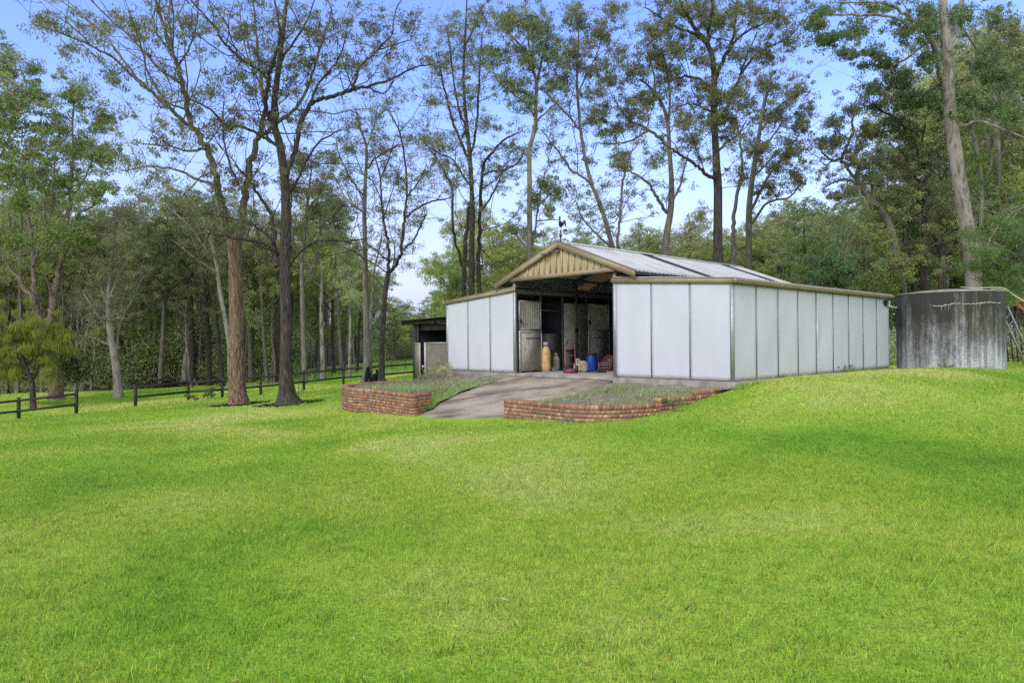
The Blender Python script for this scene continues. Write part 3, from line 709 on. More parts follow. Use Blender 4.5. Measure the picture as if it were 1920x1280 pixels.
mb = MB(); shx(mb, 13.4, 13.43, .1, .16, -.34, 1.0); shx(mb, 13.43, 13.78, .105, .155, 1.0, 1.02); mb.build('gate_frame', MT['galv_edge'], o)
mb = MB(); mb.tube([(-(13.05-12.8), -1.4, .6), (-(13.25-12.8), -1.4, .62)], .025, 6); mb.tube([(-(13.2-12.8), -1.4, .62), (-(13.22-12.8), -1.4, .48)], .012, 5); mb.build('gate_latch', MT['pvc'], sh)
mb = MB(); p = BW(14.6, .1, -.35)
b = empty('feed_bucket', tuple(p), 0, 'small black bucket on the grass left of the shed', 'bucket')
mb.lathe((0, 0, 0), [(0, 0), (.11, 0), (.14, .2), (.15, .2), (.15, .215), (.135, .215), (.11, .02), (0, .02)], 16); mb.build('tub', MT['black'], b)
mb = MB(); mb.tube([(.14*math.cos(a), 0, .2+.12*math.sin(a)) for a in np.linspace(0, math.pi, 9)], .005, 5); mb.build('handle', MT['steel'], b)
b.location.z = G1(p[0], p[1])+.02

# ------------------------------------------------------------------ things in the aisle
def at_floor(px, py, D): q = U(px, py, D); return (float(q[0]), float(q[1]), SLAB+.001)
def fl(px, py):
    a, b = U(px, py, 1.0), None; D = (SLAB-EYE)/(a[2]-EYE); q = U(px, py, D); return (float(q[0]), float(q[1]), SLAB+.001)
def on_aisle(s, t): q = BW(s, t, .001); return tuple(float(v) for v in q)
# gas bottle
def gas(loc, r, h, m, label, name='gas_bottle'):
    b = empty(name, loc, 0, label, 'gas bottle'); mb = MB()
    mb.lathe((0, 0, 0), [(0, .03), (r*.85, .03), (r*.97, .08), (r, .2*h), (r, .62*h), (r*.92, .72*h), (r*.7, .8*h), (r*.45, .86*h), (r*.34, .88*h), (0, .88*h)], 24); mb.build('body', m, b, smooth=True)
    mb = MB(); mb.lathe((0, 0, 0), [(r*.8, 0), (r*.86, 0), (r*.86, .06), (r*.8, .06), (r*.8, 0)], 24); mb.build('foot_ring', m, b)
    mb = MB(); mb.lathe((0, 0, 0), [(r*.5, .86*h), (r*.55, .86*h), (r*.55, .95*h), (r*.66, h), (r*.6, h), (r*.5, .95*h), (r*.5, .86*h)], 20); mb.build('collar', m if name == 'x' else MT['stable'], b)
    mb = MB(); mb.lathe((0, 0, 0), [(0, .86*h), (.03, .86*h), (.03, .93*h), (.045, .93*h), (.045, .97*h), (0, .97*h)], 10); mb.build('valve', MT['dark_steel'], b); return b
gas(on_aisle(7.78, 1.40), .17, 1.0, MT['tan'], 'tall tan rust-stained gas bottle beside the dirty stable door')
gas(on_aisle(7.9, 2.0), .15, .62, MT['stable'], 'short grey gas bottle behind the tall tan one')
# low white tray in the stall
mb = MB(); mb.box((-.3, -.2, 0), (.3, .2, .07)); mb.box((-.27, -.17, .07), (.27, .17, .12)); o = mb.build('salt_block_tray', MT['pvc']); o.location = on_aisle(8.1, 1.95); o.rotation_euler = (0, 0, BA)
tag(o, 'low pale tray on the floor behind the tan gas bottle', 'tray')
# hand truck
ht = empty('hand_truck', fl(1070, 699), R(-8), 'red two-wheeled hand truck standing upright in the barn opening', 'hand truck')
for x in (-.15, .15): MB().tube(catmull([(x, -.02, .1), (x, 0, .5), (x*.97, .03, .85), (x*.75, .1, .98)]), .016, 8).build('side_rail', MT['red'], ht, smooth=True)
mb = MB(); mb.tube(catmull([(-.15, .03, .85), (-.13, .08, 1.0), (-.04, .12, 1.08), (.04, .12, 1.08), (.13, .08, 1.0), (.15, .03, .85)]), .017, 8); mb.build('handle', MT['black'], ht, smooth=True)
for z in (.3, .55, .78): MB().box((-.15, -.005, z), (.15, .02, z+.02)).build('cross_bar', MT['dark_steel'], ht)
mb = MB(); mb.box((-.2, -.26, .005), (.2, .0, .015)); mb.box((-.2, -.01, .005), (.2, 0, .12)); mb.build('toe_plate', MT['red'], ht)
for x in (-.21, .21):
    mb = MB(); mb.lathe((x, .12, .12), [(.05, -.035), (.1, -.035), (.12, -.02), (.12, .02), (.1, .035), (.05, .035), (.05, -.035)], 20, ax='x'); wv = mb.build('wheel', MT['black'], ht, smooth=True)
    mb = MB(); mb.lathe((x, .12, .12), [(0, -.03), (.055, -.03), (.055, .03), (0, .03)], 14, ax='x'); mb.build('hub', MT['alum'], wv)
mb = MB(); mb.tube([(-.21, .12, .12), (.21, .12, .12)], .012, 6); mb.build('axle', MT['dark_steel'], ht)
# grey board
mb = MB(); mb.box((-.02, -.2, 0), (.02, .2, .72)); mb.box((-.03, -.2, .7), (.03, .2, .74)); o = mb.build('grey_board', MT['dark_steel']); o.location = on_aisle(7.72, 2.62); o.rotation_euler = (0, R(-6), BA)
tag(o, 'dark grey board leaning on the stall wall behind the hand truck', 'board')
# feed sack
def blob(name, m, loc, dims, rz=0, seed=0, parent=None):
    r2 = np.random.default_rng(seed); n, k = 22, 15; V = []
    for j in range(k):
        v = j/(k-1); ph = (v-.5)*np.pi
        for i in range(n):
            a = 2*np.pi*i/n; sq = lambda c: np.sign(c)*abs(c)**.55
            q = np.array([sq(np.cos(a))*sq(np.cos(ph)), sq(np.sin(a))*sq(np.cos(ph)), sq(np.sin(ph))])
            q *= 1+.07*math.sin(3*a+4*v+seed)+.05*math.sin(7*a+9*v)+r2.uniform(-.02, .02)
            V.append((q[0]*dims[0]/2*(1.05-.25*v), q[1]*dims[1]/2*(1.05-.3*v), (q[2]+1)*dims[2]/2))
    o = mesh_np(name, np.array(V), ring_quads(k, n), m, parent, smooth=True); o.location = loc; o.rotation_euler = (0, 0, rz); return o
sk = empty('feed_sack', fl(1090, 697), R(-5), 'slumped cream printed feed sack between the hand truck and blue drum', 'sack')
blob('bag', MT['sack'], (0, 0, 0), (.5, .3, .36), 0, 3, sk); blob('tied_top', MT['sack'], (-.12, 0, .3), (.2, .14, .14), .3, 5, sk)
# blue drum
dr = empty('blue_drum', fl(1109.5, 695.2), 0, 'bright blue plastic drum with a dark lid', 'drum')
mb = MB(); mb.lathe((0, 0, 0), [(0, 0), (.16, 0), (.185, .03), (.19, .1), (.185, .13), (.19, .16), (.19, .45), (.183, .48), (.188, .5), (.165, .54), (.15, .55), (0, .55)], 28); mb.build('body', MT['blue'], dr, smooth=True)
mb = MB(); mb.lathe((0, 0, 0), [(.155, .53), (.175, .54), (.175, .585), (.16, .6), (0, .6)], 28); mb.build('lid', MT['black'], dr)
for a in (.6, 3.7): MB().box((.17*math.cos(a)-.03, .17*math.sin(a)-.03, .5), (.17*math.cos(a)+.03, .17*math.sin(a)+.03, .56)).build('handle', MT['black'], dr)
# rubber mat
mb = MB(); mb.box((-.28, -.22, 0), (.28, .22, .035)); mb.box((-.25, -.19, .035), (.25, .19, .05)); o = mb.build('rubber_mat', mat('dark_green_rubber', (.02, .045, .04), rough=.6)); o.location = fl(1118, 698); o.rotation_euler = (0, 0, BA-.2)
tag(o, 'flat dark green rubber mat on the floor in front of the blue drum', 'mat')
# milk crate
cr_ = empty('milk_crate', fl(1134, 695.5), R(-12), 'faded pinkish open-sided milk crate beside the hose reel', 'crate')
mb = MB(); h = .3; a = .19
for x in (-a, a):
    for y in (-a, a): mb.box((x-.014, y-.014, 0), (x+.014, y+.014, h))
for z in (0.0, .1, .2, h-.02):
    for q in (-a, a): mb.box((-a, q-.008, z), (a, q+.008, z+.022)); mb.box((q-.008, -a, z), (q+.008, a, z+.022))
for i in range(1, 4):
    x = -a+2*a*i/4
    for q in (-a, a): mb.box((x-.008, q-.007, 0), (x+.008, q+.007, h)); mb.box((q-.007, x-.008, 0), (q+.007, x+.008, h))
mb.box((-a, -a, .004), (a, a, .012)); mb.build('basket', MT['crate'], cr_)
# hose reel: dark red ring with a pale wheel
hr = empty('hose_reel', fl(1143, 693), R(-20), 'dark red hose reel with a pale round hub by the dark aisle', 'hose reel')
mb = MB(); mb.lathe((0, 0, .27), [(.12, -.07), (.25, -.09), (.27, -.07), (.27, -.05), (.2, -.04), (.2, .04), (.27, .05), (.27, .07), (.25, .09), (.12, .07)], 26, ax='y'); mb.build('drum_flange', MT['red'], hr, smooth=True)
mb = MB(); mb.lathe((0, 0, .27), [(0, -.1), (.12, -.1), (.135, -.08), (.12, -.06), (0, -.06)], 22, ax='y')
for k in range(6):
    a = k*np.pi/3; mb.bar((.03*math.cos(a), -.105, .27+.03*math.sin(a)), (.12*math.cos(a), -.105, .27+.12*math.sin(a)), .02, .02)
mb.build('hub', MT['sack'], hr)
mb = MB(); mb.box((-.2, -.12, 0), (.2, -.1, .03)); mb.box((-.2, .1, 0), (.2, .12, .03)); mb.bar((-.18, -.11, .02), (0, -.11, .27), .02, .02); mb.bar((.18, -.11, .02), (0, -.11, .27), .02, .02); mb.build('stand', MT['red'], hr)

# ------------------------------------------------------------------ weathervane on the ridge
wv = empty('weathervane', tuple(BW(5.72, -.02, 4.09)), 0, 'dark metal rooster weathervane standing on the gable peak', 'weathervane')
K = .0162    # metres per photo pixel at that distance
def flat(mb, pts, th=.012):
    n = len(pts); V = [(x*K, -th, z*K) for x, z in pts]+[(x*K, th, z*K) for x, z in pts]
    cx = np.mean([p_[0] for p_ in pts])*K; cz = np.mean([p_[1] for p_ in pts])*K; V += [(cx, -th, cz), (cx, th, cz)]
    mb.add(V, [(i, (i+1) % n, n+(i+1) % n, n+i) for i in range(n)], [((i+1) % n, i, 2*n) for i in range(n)]+[(n+i, n+(i+1) % n, 2*n+1) for i in range(n)])
mb = MB(); mb.tube([(0, 0, -.03), (0, 0, 22*K)], .018, 8); mb.build('pole', MT['black'], wv)
mb = MB(); mb.lathe((0, 0, 11*K), [(0, -.05), (.03, -.045), (.048, 0), (.03, .045), (0, .05)], 14); mb.lathe((0, 0, 16*K), [(0, -.02), (.022, 0), (0, .025)], 10); mb.build('ball', MT['black'], wv)
mb = MB()
for a in range(4):
    c, s = math.cos(a*np.pi/2+.5), math.sin(a*np.pi/2+.5); mb.bar((0, 0, 4*K), (c*.19, s*.19, 4*K), .012, .012)
mb.build('direction_arms', MT['black'], wv)
LET = {'N': [(0,0,0,1),(0,1,.7,0),(.7,0,.7,1)], 'E': [(0,0,0,1),(0,1,.6,1),(0,.5,.5,.5),(0,0,.6,0)], 'S': [(.6,1,0,1),(0,1,0,.5),(0,.5,.6,.5),(.6,.5,.6,0),(.6,0,0,0)], 'W': [(0,1,.2,0),(.2,0,.4,.6),(.4,.6,.6,0),(.6,0,.8,1)]}
for a, L in enumerate('NESW'):
    c, s = math.cos(a*np.pi/2+.5), math.sin(a*np.pi/2+.5); mb = MB(); hgt = .075
    for x0, z0, x1, z1 in LET[L]: mb.bar((c*.21+(x0-.35)*hgt, s*.21, 4*K-.035+z0*hgt), (c*.21+(x1-.35)*hgt, s*.21, 4*K-.035+z1*hgt), .01, .012)
    mb.build('direction_letter', MT['black'], wv)
mb = MB(); flat(mb, [(-3,30),(-4,34),(-3.4,38),(-2.6,42),(-3.6,43.4),(-3,45),(-3.6,47.5),(-2.6,47),(-2,49),(-1.2,47.4),(-.2,48.4),(-.3,46.4),(.6,46),(-.4,43.5),(.2,40),(1.6,36.5),(3,34),(4.5,36),(4.4,32),(4,29.2),(1.5,27.2),(-1.6,27.3)])
flat(mb, [(3,34),(4.2,38),(6.2,41),(8.4,40.4),(10,37.5),(10.6,33),(10.2,27),(9.5,31),(8,34),(6.6,34.4),(6,31.5),(4,29.5)])
flat(mb, [(-.9,27.5),(-.4,27.5),(-.3,22),(-1,22)]); flat(mb, [(1.6,27.5),(2.1,27.5),(1.8,22),(1.2,22)]); mb.build('rooster', MT['black'], wv)
mb = MB(); mb.bar((-6*K, 0, 20*K), (6*K, 0, 21*K), .012, .014); flat(mb, [(-7.5,19.8),(-5,21.4),(-5,18.6)]); flat(mb, [(5,18),(5.4,23.6),(12,24.2),(11.4,18.4),(8,19.5)]); mb.build('arrow', MT['black'], wv)

# ------------------------------------------------------------------ concrete tank
TC = U(1780.5, 690, 24.5); tx, ty = float(TC[0]), float(TC[1]); TR = 1.66
tz0 = EYE-1.25; tz1 = EYE+1.55
m, t, p = _nodes('stained_tank_concrete')
cc = N(t, 'ShaderNodeTexCoord'); mpn = N(t, 'ShaderNodeMapping'); mpn.inputs['Scale'].default_value = (4.5, 4.5, .16); t.links.new(cc.outputs['Object'], mpn.inputs[0])
n1 = N(t, 'ShaderNodeTexNoise'); n1.inputs['Scale'].default_value = 1.3; n1.inputs['Detail'].default_value = 8; n1.inputs['Roughness'].default_value = .68; t.links.new(mpn.outputs[0], n1.inputs[0])
sp = N(t, 'ShaderNodeSeparateXYZ'); t.links.new(cc.outputs['Object'], sp.inputs[0])
mr = N(t, 'ShaderNodeMapRange'); mr.inputs[1].default_value = .3; mr.inputs[2].default_value = 2.5; mr.inputs[3].default_value = .17; mr.inputs[4].default_value = -.22; t.links.new(sp.outputs[2], mr.inputs[0])
n3 = N(t, 'ShaderNodeTexNoise'); n3.inputs['Scale'].default_value = 14; n3.inputs['Detail'].default_value = 8; t.links.new(cc.outputs['Object'], n3.inputs[0])
m0 = N(t, 'ShaderNodeMath', operation='MULTIPLY_ADD'); m0.inputs[1].default_value = .3; t.links.new(n3.outputs[0], m0.inputs[0])
n4 = N(t, 'ShaderNodeTexNoise'); n4.inputs['Scale'].default_value = 1.3; n4.inputs['Detail'].default_value = 7; n4.inputs['Roughness'].default_value = .7
mp4 = N(t, 'ShaderNodeMapping'); mp4.inputs['Scale'].default_value = (1.4, 1.4, .7); t.links.new(cc.outputs['Object'], mp4.inputs[0]); t.links.new(mp4.outputs[0], n4.inputs[0])
m4 = N(t, 'ShaderNodeMath', operation='MULTIPLY_ADD'); m4.inputs[1].default_value = .75; m4.inputs[2].default_value = -.375; t.links.new(n4.outputs[0], m4.inputs[0])
m5 = N(t, 'ShaderNodeMath', operation='ADD'); t.links.new(n1.outputs[0], m5.inputs[0]); t.links.new(m4.outputs[0], m5.inputs[1]); t.links.new(m5.outputs[0], m0.inputs[2])
m1 = N(t, 'ShaderNodeMath', operation='ADD'); t.links.new(m0.outputs[0], m1.inputs[0]); t.links.new(mr.outputs[0], m1.inputs[1])
rp = N(t, 'ShaderNodeValToRGB'); e = rp.color_ramp.elements
for _ in range(3): e.new(.5)
for i, (q, c) in enumerate([(.44, (.03, .03, .024)), (.57, (.075, .072, .06)), (.66, (.14, .135, .14)), (.76, (.24, .235, .26)), (.92, (.48, .48, .51))]): e[i].position = q; e[i].color = (*c, 1)
t.links.new(m1.outputs[0], rp.inputs[0])
t.links.new(rp.outputs[0], p.inputs['Base Color']); p.inputs['Roughness'].default_value = .95
b = N(t, 'ShaderNodeBump'); b.inputs['Strength'].default_value = .6; b.inputs['Distance'].default_value = .02; t.links.new(n3.outputs[0], b.inputs['Height']); t.links.new(b.outputs[0], p.inputs['Normal'])
MT['tank'] = m
tk = empty('concrete_water_tank', (tx, ty, tz0), 0, 'round streaked grey concrete water tank with low domed lid', 'water tank')
H = tz1-tz0
mb = MB(); mb.lathe((0, 0, 0), [(TR, -.2), (TR, 0), (TR, H*.3), (TR*1.002, H*.6), (TR, H-.03), (TR-.02, H)], 96); mb.build('wall', MT['tank'], tk, smooth=True)
mb = MB(); mb.lathe((0, 0, 0), [(TR-.03, H-.01), (TR+.015, H), (TR+.02, H+.02), (TR-.02, H+.035), (TR*.6, H+.12), (TR*.2, H+.17), (0, H+.175)], 64); mb.build('lid', MT['concrete'], tk, smooth=True)
# lime-crusted crack running round under the lid
a0 = math.atan2(-ty, -tx)
mb = MB(); pts = []
r3 = np.random.default_rng(5)
for i, a in enumerate(np.linspace(-.35, 1.05, 46)): pts.append(((TR+.004)*math.cos(a0+a), (TR+.004)*math.sin(a0+a), H-.42+.02*math.sin(a*11)+r3.uniform(-.018, .018)+.05*(a-.3)))
mb.tube(pts, np.clip(.011+r3.uniform(-.008, .012, len(pts)), .004, 1), 6)
for j in range(2, len(pts)-2):
    if r3.random() < .16: q_ = np.array(pts[j]); mb.tube([q_, q_-[0, 0, r3.uniform(.03, .16)], q_-[0, 0, r3.uniform(.17, .3)]], np.array([.006, .004, .0015])*r3.uniform(.6, 1.5), 5)
if 1: pass; mb.build('lime_crack', mat('lime_crust', [(.3, (.3, .29, .24)), (.7, (.55, .53, .46))], 12, rough=1), tk)
# overflow pipe from barn gutter to tank
pp = BW(-.02, 10.75, 2.18); q = np.array([tx-1.33, ty+.78, 0])-np.array([pp[0], pp[1], 0]); d_ = np.linalg.norm(q)-.02; q = q/np.linalg.norm(q)
pi = empty('rainwater_pipe', tuple(pp), 0, 'short white rainwater pipe joining the barn gutter to the tank', 'pipe')
mb = MB(); mb.tube(catmull([(0, 0, .2), (0, 0, .05), (q[0]*.12, q[1]*.12, -.02), (q[0]*(d_+.05), q[1]*(d_+.05), -.06)], 6), .045, 10); mb.build('pipe_run', MT['pvc'], pi, smooth=True)
mb = MB(); mb.tube([(q[0]*.16, q[1]*.16, -.02), (q[0]*.28, q[1]*.28, -.025)], .056, 10); mb.build('pipe_joint', MT['pvc'], pi)
# ladder leaning on the tank
ld = empty('metal_ladder', tuple(U(1921, 690, 24.6)), 0, 'grey metal ladder leaning against the right side of the tank', 'ladder')
A0, A1 = U(1930, 700, 24.4), U(1879, 587, 24.9); B0, B1 = U(1942, 693, 25.2), U(1889, 574, 25.6)
o0 = np.array(ld.location); mb = MB()
for a, b_ in ((A0, A1), (B0, B1)): 
    mb = MB(); mb.bar(a-o0, b_-o0, .035, .075); mb.build('side_rail', MT['alum'], ld)
mb = MB()
for i in range(1, 9):
    f = i/9; mb.tube([A0+(A1-A0)*f-o0, B0+(B1-B0)*f-o0], .014, 6)
mb.build('rungs', MT['alum'], ld)
# black picket fence panel leaning behind the tank
fp = empty('picket_fence_panel', tuple(U(1900, 688, 27.5)), 0, 'leaning black steel picket fence panel right of the tank', 'fence'); o0 = np.array(fp.location)
mb = MB()
for i in range(-1, 14): 
    x = 1893+i*9.2; a = U(x-4, 576, 27.9); b_ = U(x+7, 678, 27.3)
    mb = MB(); mb.bar(a-o0, b_-o0, .036, .036); mb.build('picket', MT['timber_black'], fp)
for y in (588, 670):
    mb = MB(); dx = (y-576)/102*11; mb.bar(U(1880+dx, y+1, 27.75-(y-588)/82*.4)-o0, U(2014+dx, y-5, 27.75-(y-588)/82*.4)-o0, .035, .035); mb.build('rail', MT['timber_black'], fp)
mb = MB(); mb.tube([U(1907, 571, 26.5), U(1945, 600, 26.3)], .06, 12); mb.tube([U(1914, 566, 26.5), U(1950, 566, 26.5)], .05, 12); o = mb.build('rusty_pipes', MT['rust']); tag(o, 'rusty red steel pipes lying on the picket fence at the right edge', 'pipes')

# ------------------------------------------------------------------ post and rail fences
MTf = MT['timber_black']
def rail_fence(posts, label, ext=None):
    """posts: (px, py_top, py_base, D)"""
    P = []
    for px, yt, yb, D in posts:
        q = U(px, yb, D); P.append((q[0], q[1], G1(q[0], q[1])))
    root = empty('rail_fence', P[0], 0, label, 'fence'); o0 = np.array(P[0])
    tops = []
    for (x, y, z), (px, yt, yb, D) in zip(P, posts):
        h = (U(px, yt, D)[2])-z; tops.append(z+h)
        mb = MB(); mb.box((-.065, -.065, -.3), (.065, .065, h)); mb.box((-.06, -.06, h), (.06, .06, h+.01)); o = mb.build('post', MTf, root); o.location = np.array([x, y, z])-o0; o.rotation_euler = (rng.uniform(-.015, .015), rng.uniform(-.015, .015), rng.uniform(-.1, .1))
    for i in range(len(P)-1):
        a, b_ = np.array(P[i])-o0, np.array(P[i+1])-o0; za, zb = tops[i]-o0[2], tops[i+1]-o0[2]
        for dz in (.16, .72):
            mb = MB(); mb.bar((a[0], a[1]-.08, za-dz), (b_[0], b_[1]-.08, zb-dz), .045, .13); mb.build('rail', MTf, root)
    return root
rail_fence([(254,720,760,38.4),(353,712,747,41.5),(417,708,743,41.8),(489,702,741,41.5),(570,694,731,43.2),(644,687,722,45),(720,682,714,47),(800,676,707,49)], 'long black timber post-and-rail fence behind the two big trunks')
rail_fence([(143,733,775,37.0),(35,745,787,36.2),(-95,758,802,35.5)], 'short black timber rail fence at the left edge')
# thin steel posts and wire of the meadow boundary
wf = empty('wire_fence', tuple(U(640, 700, 60)), 0, 'thin steel-post wire fence in the meadow beyond the black rails', 'fence'); o0 = np.array(wf.location); last = None
for px in (590, 602, 622, 645, 668, 690, 712, 735, 760, 790):
    q = U(px, 700, 58+(px-590)*.03); z = G1(q[0], q[1]); mb = MB(); mb.box((-.03, -.03, 0), (.03, .03, 1.25)); o = mb.build('post', MT['dark_steel'], wf); o.location = np.array([q[0], q[1], z])-o0
    if last is not None:
        mb = MB()
        for h in (.5, .9, 1.2): mb.tube([last+np.array([0, 0, h])-o0, np.array([q[0], q[1], z+h])-o0], .008, 4, cap=False)
        mb.build('wire', MT['dark_steel'], wf)
    last = np.array([q[0], q[1], z])
# ------------------------------------------------------------------ foliage tools
def leaves_np(C, rad, n, L, Wd, droop, col=(1, 1, 1), var=.25, r=None):
    """C (k,3) cluster centres, rad (k,3) radii, n leaves per cluster; rhombic leaf blades"""
    r = r or rng; C = np.repeat(np.asarray(C), n, 0); rad = np.repeat(np.asarray(rad), n, 0); k = len(C)
    d = r.normal(size=(k, 3)); d /= np.linalg.norm(d, axis=1)[:, None]; d *= r.uniform(0, 1, (k, 1))**.45
    c = C+d*rad
    a = r.normal(size=(k, 3)); a /= np.linalg.norm(a, axis=1)[:, None]; a[:, 2] -= droop; a /= np.linalg.norm(a, axis=1)[:, None]
    b = np.cross(a, r.normal(size=(k, 3))); b /= np.linalg.norm(b, axis=1)[:, None]+1e-9
    s = r.uniform(.65, 1.3, (k, 1)); a = a*L*s/2; b = b*Wd*s/2
    V = np.stack([c-a, c+b-a*.1, c+a, c-b-a*.1], 1).reshape(-1, 3)
    Q = np.arange(4*k).reshape(-1, 4)
    nk = k//n; cl = np.repeat(1+r.uniform(-.16, .16, (nk, 1)), n, 0)
    t = cl*(1+r.uniform(-var, var, (k, 1)))*np.asarray(col)*np.c_[1+r.uniform(-.12, .3, k), np.ones(k), 1+r.uniform(-.2, .25, k)]
    return V, Q, np.repeat(t, 4, 0)

class Tree:
    def __init__(s, name, loc, label, bark, leaf, cat='tree', group=None):
        s.o0 = np.asarray(loc, float); s.name = name; s.root = empty(name, tuple(map(float, loc)), 0, label, cat, group)
        s.bark, s.leaf = bark, leaf; s.P = []; s.Rr = []; s.wood = MB(); s.lv = []; s.n = 0
    def limb(s, P, r, n=8, flare=0, rough=0, tint=(1, 1, 1)):
        P = np.asarray(P, float); r = np.asarray(r, float)
        V, Q = tube_np(P, r, n)
        if rough:
            k = len(P); a = np.tile(np.arange(n), k)*2*np.pi/n; cc = np.repeat(P, n, 0); hh = cc[:, 2]
            rr = 1+rough*(.5*np.sin(3*a+hh*.8+s.o0[0])+.3*np.sin(5*a-hh*1.7)+.2*np.sin(8*a+hh*4))
            if flare: rr += flare*np.exp(-(hh-P[0, 2])/.28)*(1+.35*np.sin(5*a+1))
            V = cc+(V-cc)*rr[:, None]
        s.wood.add(V-s.o0, Q, tint=tint)
        s.P.append(P); s.Rr.append(r)
    def nodes(s): return np.vstack(s.P), np.concatenate(s.Rr)
    def grow(s, targets, rad, n, L, Wd, droop, col, var=.25, twig_r=.011, up=.35, maxbr=99):
        """grow a branch from the nearest wood to every leaf cluster centre"""
        NP, NR = s.nodes(); tg = np.asarray(targets)
        d0 = np.array([np.min(((NP-t)**2).sum(1)) for t in tg]); order = np.argsort(d0)
        cap = len(NP)+len(tg)*6; AP = np.empty((cap, 3)); AR = np.empty(cap); m = len(NP); AP[:m] = NP; AR[:m] = NR
        for i in order:
            t = tg[i]; dv = AP[:m]-t; dist = np.sqrt((dv**2).sum(1)); pen = dist+up*np.maximum(0, dv[:, 2]+.1*dist)
            j = int(np.argmin(pen)); p0 = AP[j]; L_ = dist[j]
            if L_ < .15: continue
            r0 = min(AR[j]*.75, .006+.0085*L_+.006); r1 = .005
            k = max(3, min(6, int(L_/.35)+2)); f = np.linspace(0, 1, k)[:, None]
            bend = rng.normal(size=3)*L_*.11; bend2 = rng.normal(size=3)*L_*.05
            P = p0*(1-f)+t*f+np.sin(f*np.pi)*(bend-np.array([0, 0, -.03*L_]))+np.sin(f*2*np.pi)*bend2
            rr = r0*(1-f[:, 0])+r1*f[:, 0]
            V, Q = tube_np(P, rr, 4 if r0 < .03 else 5); s.wood.add(V-s.o0, Q)
            q = P[1:]; AP[m:m+len(q)] = q; AR[m:m+len(q)] = rr[1:]; m += len(q)
        # little end twigs
        k = len(tg); 
        for _ in range(2):
            d = rng.normal(size=(k, 3))*np.asarray(rad).reshape(-1, 3)*.75
            a, b = tg, tg+d; 
            A = np.cross(d, [0, 0, 1.0]); A /= np.linalg.norm(A, axis=1)[:, None]+1e-9; A *= .005
            V = np.stack([a-A, a+A, b], 1).reshape(-1, 3); s.wood.add(V-s.o0, T=np.arange(3*k).reshape(-1, 3))
        s.lv.append(leaves_np(tg-s.o0, rad, n, L, Wd, droop, col, var))
    def finish(s, trunk_part='trunk'):
        t = s.wood.build(trunk_part, MT[s.bark], s.root, smooth=True, tinted=True)
        if s.lv:
            n = 0; Vs, Qs, Ts = [], [], []
            for V, Q, T in s.lv: Vs.append(V); Qs.append(Q+n); Ts.append(T); n += len(V)
            mesh_np('crown', np.vstack(Vs), np.vstack(Qs), MT[s.leaf], s.root, np.vstack(Ts))
        return s.root

